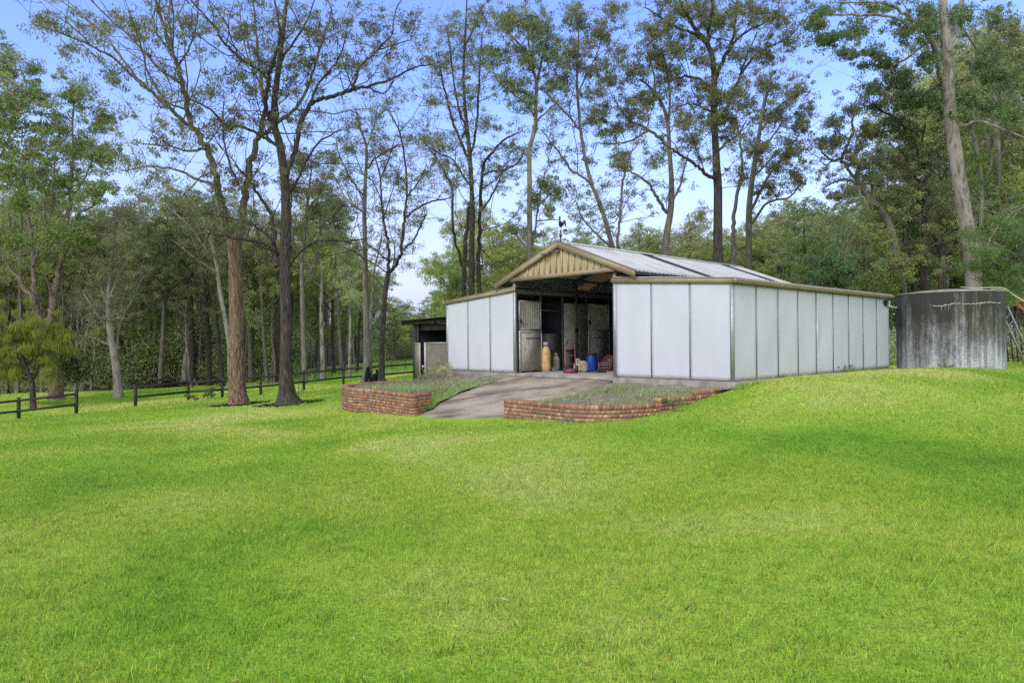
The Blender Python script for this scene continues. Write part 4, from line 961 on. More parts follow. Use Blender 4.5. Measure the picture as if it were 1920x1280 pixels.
TREES = 0
def hero(name, D, bark, leaf, label, limbs, clumps, dens=1.0, cr=.42, nl=52, L=.15, Wd=.042, droop=.7, col=(1, 1, 1), flare=.35, rough=.09, spread=1.0, group=None, spike=.35, depthk=1.0, cat='tree', zbase=True, upper=None, side=1.0, bare=14):
    """limbs: pixel paths (x, y, width px), first one is the trunk; clumps: (x, y, rx, ry, n)"""
    base = U(limbs[0][0][0], limbs[0][0][1], D); bz = G1(base[0], base[1])
    if not zbase: bz = base[2]
    T = Tree(name, (base[0], base[1], bz), label, bark, leaf, cat, group)
    S2 = []   # pixel samples with depth
    for li, lb in enumerate(limbs):
        A = np.array([q[:3] for q in lb], float)
        if li == 0: D0 = D; k = 0.0
        else:
            if S2:
                Sa = np.array(S2); j = np.argmin((Sa[:, 0]-A[0, 0])**2+(Sa[:, 1]-A[0, 1])**2); D0 = Sa[j, 2]
                k = rng.uniform(-.55, .55)
        al = np.r_[0, np.cumsum(np.hypot(*np.diff(A[:, :2], axis=0).T))]/F*D
        dd = D0+k*al*(1-.15*al/(al[-1]+.1))+ (0 if li == 0 else .15*np.sin(al*1.3+li))
        P = np.array([U(a[0], a[1], d) for a, d in zip(A, dd)])
        if li == 0:
            P = np.vstack([[P[0][0], P[0][1], bz-.25], P]) if P[0][2] > bz-.1 else P
            if len(P) > len(A): A = np.vstack([A[0], A])
        P3 = catmull(P, 5); W3 = np.interp(np.linspace(0, 1, len(P3)), np.linspace(0, 1, len(A)), A[:, 2])/F*D/2
        if li: P3[1:-1] += rng.normal(size=P3[1:-1].shape)*np.minimum(W3[1:-1, None]*.35, .035)
        wmax = W3.max()
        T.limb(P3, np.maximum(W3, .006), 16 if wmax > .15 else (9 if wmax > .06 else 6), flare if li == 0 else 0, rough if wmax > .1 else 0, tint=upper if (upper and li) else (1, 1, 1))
        for a, d in zip(A[-len(al):], dd): S2.append((a[0], a[1], d))
        for q in range(len(al)-1):
            for f in (.25, .5, .75): 
                B = A[-len(al):]; S2.append((B[q, 0]*(1-f)+B[q+1, 0]*f, B[q, 1]*(1-f)+B[q+1, 1]*f, dd[q]*(1-f)+dd[q+1]*f))
    # long thin bare branches off the limbs, each with a fork or two
    NPb, NRb = T.nodes(); ok = np.where((NRb < .12) & (NRb > .014) & (NPb[:, 2] > bz+.3*(NPb[:, 2].max()-bz)))[0]
    ctr = NPb[NPb[:, 2] > bz+.4*(NPb[:, 2].max()-bz)].mean(0)
    for j in (rng.choice(ok, size=min(bare, len(ok)), replace=False) if len(ok) else []):
        p0 = NPb[j]; out = p0-ctr; out[2] = 0; out /= np.linalg.norm(out)+.3
        d = rng.normal(size=3)*.75+out*.7+np.array([0, 0, .75]); d /= np.linalg.norm(d); l = rng.uniform(1.0, 3.4)*(.6+min(1, NRb[j]/.06))*.8
        def br(p0, d, l, r0, dep):
            q = np.linspace(0, 1, 7)[:, None]; P = p0+d*l*q+np.array([0, 0, .16*l])*q**2+np.sin(q*rng.uniform(3, 6))*rng.normal(size=3)*l*.06+rng.normal(size=(7, 3))*l*.012*(q > 0)
            T.limb(P, np.linspace(r0, max(.004, r0*.18), 7), 5 if r0 > .012 else 4, tint=upper or (1, 1, 1))
            if dep:
                for _ in range(rng.integers(1, 4)):
                    k_ = rng.integers(2, 6); dd = d+rng.normal(size=3)*.55; dd /= np.linalg.norm(dd); br(P[k_], dd, l*rng.uniform(.3, .6), r0*.55, dep-1)
        br(p0, d, l, min(NRb[j]*.6, .006+.0065*l), 2 if l > 1.8 else 1)
    Sa = np.array(S2); tg = []; rd = []
    for (x, y, rx, ry, n) in clumps:
        j = np.argmin((Sa[:, 0]-x)**2+(Sa[:, 1]-y)**2); dc = Sa[j, 2]
        n = max(1, int(n*dens*2.5*min(1, .014/(n/(rx*ry)))**.7)); rx *= 1.12; ry *= 1.12
        for _ in range(n):
            v = rng.normal(size=3); v /= np.linalg.norm(v); v *= abs(rng.normal())*.36+rng.uniform(0, .62)
            sz = cr*rng.choice([.45, .6, .8, 1.0, 1.25])
            rz = (rx+ry)/2/F*D*depthk*1.2
            q = U(x+v[0]*max(rx*1.05*spread-8, 4), y+v[1]*max(ry*1.05*spread-8, 4), dc+v[2]*rz+rng.normal()*.25)
            tg.append(q); rd.append((sz, sz, sz*.72))
    # leafy side shoots all along the thinner limbs
    if tg and side > 0:
        NP_, NR_ = T.nodes(); ok = np.where((NR_ < .085) & (NR_ > .012) & (NP_[:, 2] > bz+.35*(NP_[:, 2].max()-bz)))[0]
        for j in rng.choice(ok, size=int(min(len(ok), 420)*.75*side), replace=False) if len(ok) else []:
            d = rng.normal(size=3); d[2] = d[2]*.6+.35; d /= np.linalg.norm(d); l = rng.uniform(.5, 1.9)
            tg.append(NP_[j]+d*l); sz = cr*rng.uniform(.45, .95); rd.append((sz, sz, sz*.75))
    if tg: T.grow(tg, rd, int(nl*1.05), L, Wd, droop, col)
    # bare spike twigs on the limbs
    NPs, NRs = T.nodes(); sel = np.where((NRs < .09) & (NRs > .008))[0]
    for j in rng.choice(sel, size=min(len(sel), int(len(sel)*spike), int(230*spike/.35)), replace=False) if len(sel) else []:
        d = rng.normal(size=3); d[2] = abs(d[2])*.7; d /= np.linalg.norm(d); l = rng.uniform(.3, 1.1)
        P = NPs[j]+d*np.linspace(0, l, 4)[:, None]+np.sin(np.linspace(0, 3, 4))[:, None]*rng.normal(size=3)*l*.08
        V, Q = tube_np(P, np.linspace(min(NRs[j]*.5, .014), .003, 4), 4); T.wood.add(V-T.o0, Q)
    T.finish()
    return T.root

exec_hero = hero
hero('gum_tree', 27, 'bark_brown', 'leaf', 'big forked gum with shaggy reddish brown bark, left of the black-barked tree', [
 [(448,758,37),(446,738,31),(444,680,27),(443,620,26),(442,560,25),(441,500,24),(440,462,26),(439,445,27)],
 [(434,452,16),(423,415,14),(413,366,12.5),(400,322,11.5),(385,272,10.5),(362,240,9.5),(350,205,8.5),(343,160,7.5),(333,125,7),(322,97,6.5),(309,57,5.5),(296,15,4.5),(285,-30,3.5)],
 [(362,240,7.5),(330,215,6.5),(302,188,6),(275,165,5),(250,144,4.6),(215,110,4),(170,85,3.2),(120,65,2.6),(60,45,1.6)],
 [(302,188,5),(260,150,4.2),(225,105,4),(195,65,3.2),(160,35,2.6),(120,5,2),(90,-20,1.5)],
 [(343,160,4.5),(300,130,3.8),(250,75,3.2),(205,35,2.5),(170,0,2)],
 [(385,280,5),(350,283,4),(320,275,3),(268,270,2)],
 [(413,366,6.5),(395,345,5.5),(365,335,5),(336,320,4.2),(285,312,3.5),(228,320,2)],
 [(322,97,4.5),(320,60,3.5),(316,20,3),(325,-10,2)],
 [(350,205,4),(312,190,3.5),(280,140,3),(262,80,2.4),(240,20,1.8)],
 [(444,452,16),(453,413,14),(460,370,12.5),(465,330,12),(470,302,11.5),(484,259,10),(492,225,8.5),(497,200,7.5),(490,161,6.5),(484,111,5.5),(480,60,4.4),(475,0,3.2)],
 [(484,259,8),(510,238,7.5),(537,218,7),(556,200,6),(571,175,5.2),(585,140,4.4),(598,100,4),(610,60,3),(622,20,2)],
 [(460,370,5),(440,330,4),(425,290,3.5),(418,240,3),(420,190,2)],
 [(490,161,4),(470,120,3),(455,70,2.5),(450,20,2)],
 [(400,322,4),(380,330,3),(350,360,2.5),(320,390,1.6)],
 [(333,125,4),(355,90,3),(368,50,2.5),(372,0,2)]],
 [(90,40,60,40,13),(180,60,60,40,12),(210,150,70,40,9),(260,50,70,45,14),(340,40,50,45,12),(420,50,60,45,13),(480,100,50,50,12),(300,150,60,40,8),(390,170,50,50,12),
  (430,235,55,45,13),(335,240,50,40,9),(285,335,50,40,12),(330,375,60,40,14),(300,275,40,30,7),(440,330,40,30,7),(600,60,50,50,11),(560,120,40,40,8),(240,300,40,30,6),(130,90,60,40,8)],
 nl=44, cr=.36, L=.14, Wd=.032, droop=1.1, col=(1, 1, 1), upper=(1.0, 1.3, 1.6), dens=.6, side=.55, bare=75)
hero('ironbark_tree', 25.5, 'bark_dark', 'leaf', 'tall black-barked tree with long horizontal limb, right of the shaggy brown one', [
 [(540,758,46),(538,742,32),(536,700,23),(536,633,21),(535,560,20),(535,500,20),(536,427,19),(536,380,17),(534,336,16),(529,300,15),(524,269,14.5),(514,235,13),(514,200,11.5),(517,168,11),(524,118,9.5),(531,60,7.5),(537,0,6),(540,-40,4)],
 [(514,235,9),(503,215,8),(499,190,8),(504,144,7),(512,125,6),(520,90,5),(524,50,4),(515,0,3)],
 [(504,148,5.5),(483,130,5),(463,118,5),(440,100,4.4),(420,81,4),(405,55,4),(396,44,3.4),(370,15,3),(345,-15,2)],
 [(524,275,7),(505,265,6),(487,252,5.5),(453,238,5),(420,232,4.5),(400,210,4),(386,201,3.5),(360,187,3),(336,172,2)],
 [(536,330,9),(547,300,8.5),(552,285,8.5),(564,235,8.5),(578,201,8.5),(590,190,8),(605,185,8),(640,176,7.5),(660,168,6.5),(688,163,5.5),(742,145,4.2),(777,127,3),(812,120,2)],
 [(660,168,6),(668,145,5),(674,127,4.6),(690,110,4.2),(706,96,4),(722,78,3.5),(735,64,3),(742,21,2.2),(756,-5,2)],
 [(578,201,5),(595,160,4),(620,130,3),(640,100,3),(650,60,2)],
 [(538,375,5),(558,336,4.5),(584,285,4),(605,262,3.5),(640,243,2)],
 [(523,480,8),(517,470,6.5),(493,455,5.5),(450,447,5),(410,441,4),(387,437,3)],
 [(512,465,5),(505,445,4),(480,425,4),(440,410,3),(380,400,2)],
 [(540,500,6.5),(547,490,5.5),(573,463,5),(595,452,4.4),(617,450,4),(650,452,3.4),(690,447,2)],
 [(518,500,8),(515,460,8),(512,420,7.5),(505,395,6.5),(480,360,5),(465,335,3.5),(440,310,2)],
 [(688,163,3),(720,175,2.4),(740,150,2)],
 [(524,118,5),(550,80,4),(575,40,3),(590,0,2)],
 [(706,96,3),(735,85,2.5),(770,75,1.8)]],
 [(480,35,60,45,15),(560,50,60,50,16),(640,40,60,45,15),(700,55,50,50,13),(760,40,40,40,9),(600,120,50,40,8),(660,120,40,35,7),(440,150,50,40,9),(740,110,40,20,5),(800,110,25,15,3),
  (560,225,35,35,6),(400,240,40,30,6),(460,425,40,25,7),(620,440,40,18,6),(530,150,50,50,12),(390,420,30,20,4),(480,340,40,30,6)], nl=44, cr=.36, L=.13, Wd=.034, flare=.6, rough=.07, dens=.6, side=.5, bare=70)
hero('gum_tree', 45, 'bark_brown', 'leaf_green', 'leafy green gum with several stems behind the short left rail fence', [
 [(106,754,27),(104,720,20),(98,683,17),(90,650,20),(84,625,22)],
 [(82,628,14),(75,600,13),(67,580,11),(60,555,10),(47,545,8),(35,520,7),(20,507,5),(0,470,3)],
 [(75,600,9),(66,550,8.5),(62,500,7.5),(60,450,6),(52,400,5),(45,340,4),(50,280,3)],
 [(88,625,15),(94,605,13),(97,587,13),(100,560,12),(107,533,11),(112,500,10),(117,477,10),(122,430,8.5),(130,380,7),(134,336,6),(138,285,5),(135,240,4),(140,190,3)],
 [(110,510,6),(125,470,5),(135,440,5),(150,400,4),(185,380,3),(200,340,2)],
 [(62,500,5),(80,440,4),(95,400,4),(100,340,3),(105,280,2)],
 [(98,560,5),(85,500,4),(88,450,3),(82,380,2.5)],[(122,430,4),(105,390,3),(100,350,2)],[(130,380,4),(160,330,3.4),(180,280,2.5)]],
 [(140,175,50,35,30),(60,180,50,40,26),(190,225,45,40,30),(100,240,60,40,34),(150,280,70,35,34),(60,290,60,50,30),(200,290,40,35,20),(120,340,70,40,26),(40,370,50,50,22),(180,360,50,30,18),(150,440,45,35,16),(100,440,40,35,12),(15,110,30,50,12),(5,220,40,60,24),(10,320,30,40,12),(165,430,14,28,14),(30,450,30,25,8),(60,130,30,25,8)],
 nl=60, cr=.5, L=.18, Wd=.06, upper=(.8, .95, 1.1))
hero('gum_tree', 47, 'bark_pale', 'leaf_grey', 'pale trunked gum with many bare grey twigs behind the fence gap', [
 [(222,748,18),(219,700,14),(213,660,13),(208,633,12),(205,600,11),(203,570,9.5),(206,530,8),(210,480,6),(215,440,4),(220,400,2.5)],
 [(208,633,5),(190,600,4),(170,570,3),(155,545,1.5)],[(206,610,5),(215,580,4),(232,555,3),(238,530,2)],[(204,580,5),(190,540,4),(183,500,3),(180,460,2)],[(205,560,4.5),(220,520,3.5),(225,480,2.5),(232,430,2)],[(205,600,4),(225,595,3),(240,598,1.6)],
 [(212,650,4),(190,640,3),(165,630,2)],[(206,590,4),(185,575,3),(165,550,2)],[(210,620,4),(228,600,3),(240,560,2)]],
 [(195,420,50,30,20),(240,450,40,30,12),(165,440,35,30,12),(230,395,40,30,16),(205,500,40,25,8),(260,420,25,25,8)], nl=50, cr=.5, L=.16, Wd=.045, spike=.9)
hero('gum_tree', 50, 'bark_pale', 'leaf', 'slim pale gum leaning left, its stem crossing behind the shaggy brown trunk', [
 [(432,722,10),(431,690,9),(430,650,8.5),(425,615,8),(419,580,7.5),(413,550,7.5),(408,510,7),(403,480,6.5),(396,455,6),(386,425,5),(372,390,4),(350,350,3)],
 [(403,480,4),(385,465,4),(360,430,3.5),(335,405,3),(300,380,2)],[(408,510,4),(390,500,3),(360,480,2.5),(330,455,2)],[(396,455,4),(402,410,3.4),(400,370,2.5)]],
 [(360,370,45,30,18),(310,390,35,30,14),(400,380,35,35,14),(340,430,35,25,10),(300,440,25,20,6)], nl=50, cr=.5)
hero('tree', 60, 'bark_dark', 'leaf', 'dark straight tree behind the fence beside the pale dead snag', [
 [(361,728,12),(360,690,12),(360,640,12),(358,590,10),(357,540,9),(356,480,8),(358,430,6),(362,390,4)],
 [(357,520,5),(340,480,4),(325,450,3),(305,430,2)],[(356,480,5),(375,450,4),(390,430,2.5)]],
 [(340,400,50,35,28),(300,435,45,30,22),(350,470,40,25,14),(385,400,40,35,20)], nl=50, cr=.6, L=.2, Wd=.06)
hero('tree', 58, 'bark_dark', 'leaf', 'dark tree with one long crooked limb reaching left over the fence', [
 [(393,720,10),(391,660,9),(388,600,9),(387,570,9),(383,540,8),(384,500,6.5),(380,450,5),(378,400,3)],
 [(385,568,9),(377,563,8),(365,548,7),(350,546,6),(335,550,5.5),(317,553,5),(302,546,4),(293,537,3.5),(287,520,3),(280,505,2)],
 [(317,553,3.5),(300,556,3),(280,552,2.5),(262,545,2)],[(293,537,3),(275,530,2.5),(258,515,2)],[(384,500,4),(400,470,3),(420,455,2)],[(350,546,3),(345,525,2.5),(335,505,2)]],
 [(285,510,40,18,16),(262,540,25,14,8),(400,440,40,30,20),(430,480,30,25,10),(330,505,25,15,6),(370,420,30,30,14)], nl=50, cr=.5, L=.2, Wd=.055)
hero('dead_snag', 61, 'bark_pale', 'leaf', 'broken pale dead trunk without a crown in front of the dark wood', [
 [(345,722,13),(347,700,12),(349,670,9),(352,645,6),(353,632,2)],[(349,670,3),(340,655,2),(335,650,1)]], [], spike=0, cat='dead tree')
hero('tree', 56, 'bark_dark', 'leaf', 'thin dark tree immediately left of the shaggy brown trunk', [
 [(416,712,9),(414,680,9),(411,655,8.5),(405,600,6.5),(398,550,5),(392,500,4),(395,460,3)],[(405,600,4),(418,570,3),(424,540,2)]],
 [(400,470,35,35,18),(425,520,20,25,8),(385,510,25,20,8)], nl=46, cr=.5)
hero('tree', 57, 'bark_dark', 'leaf', 'thick dark bole just left of the black-barked tree', [
 [(518,706,15),(519,670,13),(520,640,11),(521,600,10),(522,560,9),(520,500,7),(515,450,5),(508,410,3)],[(521,560,5),(500,530,4),(485,500,3),(470,470,2)]],
 [(490,450,40,35,22),(520,420,35,30,16),(540,470,30,30,12),(475,490,25,20,8)], nl=50, cr=.55, L=.18, Wd=.05)
hero('tree', 52, 'bark_grey', 'leaf', 'rounded grey-green tree between the black-barked tree and the twin slim trunks', [
 [(571,704,10),(570,660,9.5),(568,607,9),(567,560,8),(566,500,7),(570,450,6),(575,400,5),(580,350,3.5),(585,310,2)],
 [(567,540,5),(585,500,4.5),(600,460,4),(620,420,3),(635,390,2)],[(566,500,5),(550,450,4),(545,400,3),(550,340,2)],[(575,400,4),(600,360,3),(620,320,2)]],
 [(570,310,45,35,30),(600,350,50,40,34),(545,350,40,35,22),(630,390,35,35,18),(590,400,45,35,22),(560,290,30,22,12),(640,430,30,25,10),(560,430,35,30,12),(620,300,30,25,12)], nl=50, cr=.5, L=.17, Wd=.05)
hero('gum_tree', 34, 'bark_grey', 'leaf', 'slim pale-barked tree with burnt black base beside the brick planter', [
 [(689,714,26),(689,700,19),(689,671,15),(687,620,11.5),(686,580,10.5),(685,530,10),(685,490,9),(684,446,8),(683,400,8),(684,360,7),(685,336,6),(687,276,5),(675,240,4),(667,205,3)],
 [(686,320,4),(700,300,3.5),(715,290,3),(745,272,2.5)],[(684,370,4),(660,340,3.2),(640,300,2.8),(630,270,2)],[(691,680,10),(694,640,7),(696,600,6),(697,560,5),(700,520,4),(710,470,2.5),(716,440,2)],
 [(687,276,3),(700,240,2.5),(708,200,2)],[(683,400,3),(665,385,2.5),(650,360,2)],[(685,490,3),(665,470,2.5),(650,460,1.6)],[(696,590,3),(710,570,2.4),(722,560,1.6)]],
 [(660,230,40,30,9),(700,210,35,35,8),(650,280,35,25,6),(690,260,35,35,7),(640,330,25,25,5),(720,330,25,25,4)], nl=42, cr=.36, L=.12, Wd=.03, flare=.2, dens=.8, side=.8, bare=26)
hero('tree', 33, 'bark_dark', 'leaf', 'smooth grey-brown tree forking into a Y left of the shed', [
 [(715,713,12),(716,670,10.5),(716,645,10),(719,600,9.5),(720,580,9.5),(722,555,9),(726,525,9),(729,508,9.5)],
 [(728,510,6.5),(729,477,6),(725,446,5.5),(720,420,5),(717,390,4.2),(715,372,4),(713,336,3.2),(706,305,2.8),(695,270,2)],
 [(731,510,7),(740,500,6.5),(747,485,6),(753,470,5.5),(757,421,5),(758,400,5),(763,372,4.2),(759,301,3.6),(749,248,3),(735,220,2.4),(724,200,1.6)],
 [(757,410,4.2),(770,400,4),(798,382,3.4),(827,375,3),(850,370,1.8)],[(753,470,4.2),(775,450,3.5),(790,420,3),(800,400,2)],[(729,490,4),(705,470,3),(688,455,1.8)],[(763,372,3),(785,340,2.4),(800,310,1.6)],[(713,336,3),(728,300,2.4),(740,260,1.6)]],
 [(740,190,35,25,7),(770,260,30,35,7),(730,280,30,30,6),(760,340,30,30,6),(800,335,30,30,7),(720,400,25,30,6),(780,420,30,25,6),(825,310,25,25,6),(845,360,25,15,4)], nl=42, cr=.36, L=.12, Wd=.03, dens=.8, side=.8, bare=28)
hero('gum_tree', 39, 'bark_dark', 'leaf', 'multi-stemmed dark gum fanning up like a vase behind the barn left end', [
 [(884,600,12),(884,546,11),(885,480,10.5),(885,443,10),(886,400,9.5),(884,350,8.5),(882,310,8),(877,250,7),(872,200,6),(869,142,5),(871,90,4),(874,30,3),(876,-20,2)],
 [(870,600,10),(869,540,9),(871,480,8),(876,420,7),(878,380,5)],
 [(899,600,9),(899,540,8.5),(897,480,7.5),(900,400,6.5),(904,330,6),(908,305,5.4),(925,285,4.6),(940,266,4),(958,255,3.2),(972,248,2)],
 [(882,310,5.4),(865,270,5),(848,227,4.4),(838,185,4),(827,142,3),(818,100,2)],[(877,250,4.5),(860,200,4),(850,150,3.4),(845,100,3),(838,50,2)],[(880,300,5),(893,240,4.4),(897,180,4),(900,120,3),(905,60,2)],
 [(904,330,4.5),(920,322,4),(950,318,3.4),(975,300,3),(985,280,2)],[(866,500,5),(855,450,5),(848,420,4.8),(848,354,4.2),(838,330,3.8),(827,312,3.6),(810,285,3),(791,262,2)],[(900,400,4),(920,370,3.5),(935,340,3),(945,310,2)],[(884,350,4),(868,330,3.5),(850,300,3),(830,290,2)],[(871,90,3),(890,50,2.4),(905,10,1.8)]],
 [(850,60,45,45,24),(880,110,40,45,20),(830,130,32,32,12),(815,190,25,25,8),(880,180,38,38,13),(900,30,40,38,18),(830,270,28,35,8),(910,230,38,28,9),(940,320,38,35,12),(960,280,25,22,7),(855,330,30,30,7),(800,265,15,15,4)], nl=46, cr=.4, L=.13, Wd=.036, bare=55)
hero('gum_tree', 36, 'bark_grey', 'leaf', 'straight pale grey gum rising behind the gable with a dense dark top', [
 [(995,600,13),(994,520,11),(993,446,10.5),(993,354,9),(993,283,8.5),(998,260,8),(1004,235,7.5),(1004,198,7.2),(1006,159,6.5),(1000,135,5.5),(993,117,5),(975,85,4),(954,64,3)],
 [(1006,159,5.4),(1015,120,4.4),(1025,80,3.4),(1030,40,2)],[(1004,220,4),(985,195,3.2),(960,175,3),(930,150,2)],[(1003,230,4),(1020,215,3.2),(1045,190,2.4)],[(993,117,4),(990,60,3),(985,10,2)],
 [(997,480,4),(1004,420,4),(1012,370,4),(1018,340,3),(1022,320,2)],[(1010,385,3),(1035,360,2.5),(1048,350,1.5)],[(994,470,3.5),(975,450,3),(960,430,2)],[(1006,415,2.6),(1030,412,2.2),(1048,412,1.4)]],
 [(960,40,45,38,30),(1010,50,45,42,30),(930,100,40,38,24),(990,110,45,38,22),(1040,100,42,38,22),(960,160,36,32,16),(985,185,28,28,10),(1030,160,28,28,8),(1018,345,26,24,24),(1045,360,18,22,16),(1008,380,22,18,12),(1030,395,20,14,8),(965,430,32,16,12),(1000,440,28,12,8)], nl=52, cr=.4, L=.14, Wd=.042, col=(.8, .92, .85))
hero('gum_tree', 37, 'bark_grey', 'leaf', 'slender leaning gum with bare forked limbs directly right of the gable peak', [
 [(1162,560,10),(1160,520,9.5),(1150,470,9),(1145,450,8.5),(1131,400,8),(1120,370,7.5),(1110,347,7),(1100,310,6.4),(1096,290,6),(1092,265,6),(1089,248,5.6),(1083,177,5),(1082,124,4.2),(1085,70,3),(1080,20,2)],
 [(1108,345,5),(1090,330,4.2),(1071,319,4),(1058,300,4),(1046,283,3.2),(1035,270,3),(1021,250,2)],[(1089,248,4.2),(1068,220,4),(1046,198,3.2),(1030,182,3),(1018,165,2)],
 [(1160,500,5),(1159,446,5),(1163,400,4.4),(1167,354,4.2),(1172,319,4),(1181,290,3),(1195,270,2)],[(1150,470,4.4),(1124,443,4),(1108,428,3.2),(1096,414,3),(1086,395,2.2),(1078,372,1.5)],[(1096,414,2.4),(1080,405,2),(1062,398,1.2)],
 [(1083,177,3.5),(1100,140,3),(1120,100,2.4),(1130,60,1.8)],[(1131,400,3),(1128,385,3),(1120,385,2),(1106,392,1.2)]],
 [(1080,30,42,38,22),(1120,60,45,38,24),(1075,100,42,38,24),(1120,130,42,32,18),(1150,20,38,28,14),(1060,150,28,28,9),(1110,175,35,18,7),(1170,300,22,28,6),(1160,100,28,38,10)], nl=48, cr=.4, L=.13, Wd=.04, bare=32)
hero('gum_tree', 40, 'bark_grey', 'leaf', 'broad-crowned gum above the barn roof, between leaning slender gum and biggest dark trunk', [
 [(1250,560,14),(1249,500,13),(1249,450,12.5),(1257,400,11.5),(1259,370,11),(1259,336,9.5),(1257,310,8.5),(1255,283,8),(1252,230,7),(1243,200,6),(1230,177,5),(1215,160,4),(1200,150,3)],
 [(1255,275,6.4),(1238,258,6),(1220,248,5),(1200,235,4.2),(1181,227,4),(1160,200,3),(1145,175,2)],[(1251,400,6.4),(1240,385,6),(1232,370,6),(1223,354,5.2),(1205,335,4.2),(1181,322,3.2),(1160,320,2)],
 [(1253,240,4.4),(1256,180,4),(1250,130,3),(1240,90,2)],[(1215,246,4.2),(1180,265,3.4),(1150,270,3),(1120,268,2)],[(1259,380,5),(1275,350,4),(1282,320,3),(1290,290,2.4)],[(1230,177,3),(1225,140,2.4),(1215,100,1.8)]],
 [(1230,100,42,38,22),(1190,130,38,32,18),(1150,155,38,28,18),(1250,150,38,38,16),(1200,190,48,28,22),(1130,212,32,28,24),(1160,240,42,22,26),(1108,225,22,20,14),(1220,60,38,28,14),(1170,300,26,22,8),(1130,250,25,14,6),(1230,300,28,22,6),(1180,215,30,20,12)], nl=52, cr=.42, L=.14, Wd=.044)
hero('ironbark_tree', 38, 'bark_dark', 'leaf', 'biggest dark straight trunk with spreading top behind the barn roof', [
 [(1347,560,19),(1347,480,17.5),(1346,450,17),(1346,400,16),(1346,354,15.5),(1344,325,15),(1343,305,13.5),(1341,260,12.5),(1339,212,12),(1340,180,12),(1339,149,11),(1338,125,10),(1334,100,9),(1318,71,8),(1305,58,7),(1282,18,5),(1270,-15,4)],
 [(1340,150,8),(1350,125,7.2),(1360,105,7),(1371,85,6),(1378,50,5),(1382,0,4)],[(1334,110,6.4),(1328,60,6),(1335,20,5),(1340,-20,3)],[(1319,75,5.4),(1295,62,5),(1265,50,4),(1235,30,3),(1210,15,2)],
 [(1345,332,8),(1330,332,6.8),(1312,315,6),(1293,301,5.4),(1275,290,5),(1261,280,4),(1240,268,2.6)],[(1340,200,6.4),(1325,160,5.4),(1300,145,4.6),(1275,145,4),(1255,152,2)],
 [(1341,230,6.6),(1365,200,5.6),(1385,150,4.8),(1410,110,4.2),(1440,90,3.4),(1480,70,2.6),(1500,45,2)],[(1371,85,5),(1400,60,4),(1430,45,3),(1460,20,2)],[(1385,150,4),(1395,120,3.2),(1420,60,2.6)],
 [(1340,215,5),(1315,200,4),(1290,195,3),(1265,205,2)],[(1342,290,5),(1365,265,4),(1385,250,3),(1400,225,2)],[(1328,60,4),(1310,20,3),(1300,-10,2)]],
 [(1250,40,45,38,22),(1300,20,48,28,22),(1350,40,42,32,18),(1400,20,48,28,22),(1450,40,42,32,22),(1270,90,38,28,14),(1320,110,38,28,10),(1380,100,38,28,12),(1430,105,42,32,16),(1480,80,32,38,13),(1350,180,45,30,24),(1335,225,40,38,28),(1370,235,30,38,18),(1290,230,38,38,14),(1300,265,32,22,10),(1320,160,30,22,10),(1245,130,22,22,6)], nl=54, cr=.42, L=.14, Wd=.042, flare=.2, col=(.95,.95,.9), bare=45)
hero('gum_tree', 46, 'bark_grey', 'leaf', 'grey multi-stem gum with rounded crown touching the right of the biggest dark trunk', [
 [(1404,570,13),(1404,480,11.5),(1404,420,11),(1406,372,10.5),(1410,336,9.5),(1416,300,8.5),(1424,248,7.4),(1430,210,6.4),(1438,177,5),(1445,150,3)],
 [(1376,560,9),(1376,500,8.5),(1376,443,8),(1376,400,7),(1385,350,6.4),(1392,319,5.4),(1388,270,4),(1380,220,3)],[(1406,400,5.4),(1430,350,5),(1455,310,4.2),(1480,280,3.2),(1500,250,2)],[(1424,248,4.4),(1460,200,4),(1490,180,3),(1520,170,2)],[(1410,420,5),(1440,380,4.2),(1480,370,3.2),(1500,345,2)],
 [(1416,300,4),(1445,260,3.4),(1470,225,2.6)],[(1410,336,4),(1435,310,3.4),(1460,280,2.6)]],
 [(1440,160,42,28,26),(1490,175,32,32,22),(1500,230,28,38,22),(1460,220,42,38,28),(1400,200,38,38,16),(1420,280,42,38,24),(1480,285,38,38,30),(1490,335,28,28,18),(1440,350,38,28,18),(1390,330,28,28,8),(1520,205,13,22,7),(1385,170,28,28,10),(1455,310,30,30,14)], nl=54, cr=.48, L=.16, Wd=.048)
hero('gum_tree', 38, 'bark_grey', 'leaf', 'crooked zigzag gum leaning left over the end of the barn roof', [
 [(1700,600,10),(1695,546,9.5),(1690,515,10),(1685,487,10.5),(1677,455,11.5),(1670,428,12),(1662,410,12),(1653,397,12),(1647,386,11.5),(1631,372,10.5),(1620,358,9.5),(1612,347,9),(1608,340,8.4),(1607,325,7.4),(1609,318,7)],
 [(1608,336,6),(1598,329,5.4),(1590,318,5.2),(1583,308,6),(1576,301,6),(1560,300,4),(1545,290,3),(1535,275,2)],[(1609,320,6),(1611,312,5),(1603,307,4.4),(1590,308,4.2),(1580,303,4)],[(1576,301,5.2),(1583,285,5),(1594,262,5),(1600,245,4),(1598,227,4),(1608,205,3),(1615,190,2)],
 [(1606,343,6.4),(1595,339,5.4),(1580,338,5),(1562,343,4),(1545,352,2)],[(1647,388,5.4),(1635,380,5),(1615,376,4.2),(1594,380,4),(1585,392,3),(1575,397,2)],[(1594,262,3),(1575,250,2.4),(1560,230,1.8)],[(1560,300,3),(1548,310,2.4),(1538,300,1.6)],[(1631,372,3.5),(1634,350,3),(1628,325,2)]],
 [(1560,228,28,22,14),(1600,208,28,18,14),(1540,268,24,24,12),(1570,268,24,18,9),(1620,240,18,22,9),(1612,275,18,18,5),(1565,370,24,16,15),(1590,360,18,14,8),(1546,356,9,9,3),(1632,330,14,16,4)], nl=52, cr=.36, L=.13, Wd=.04, flare=0)
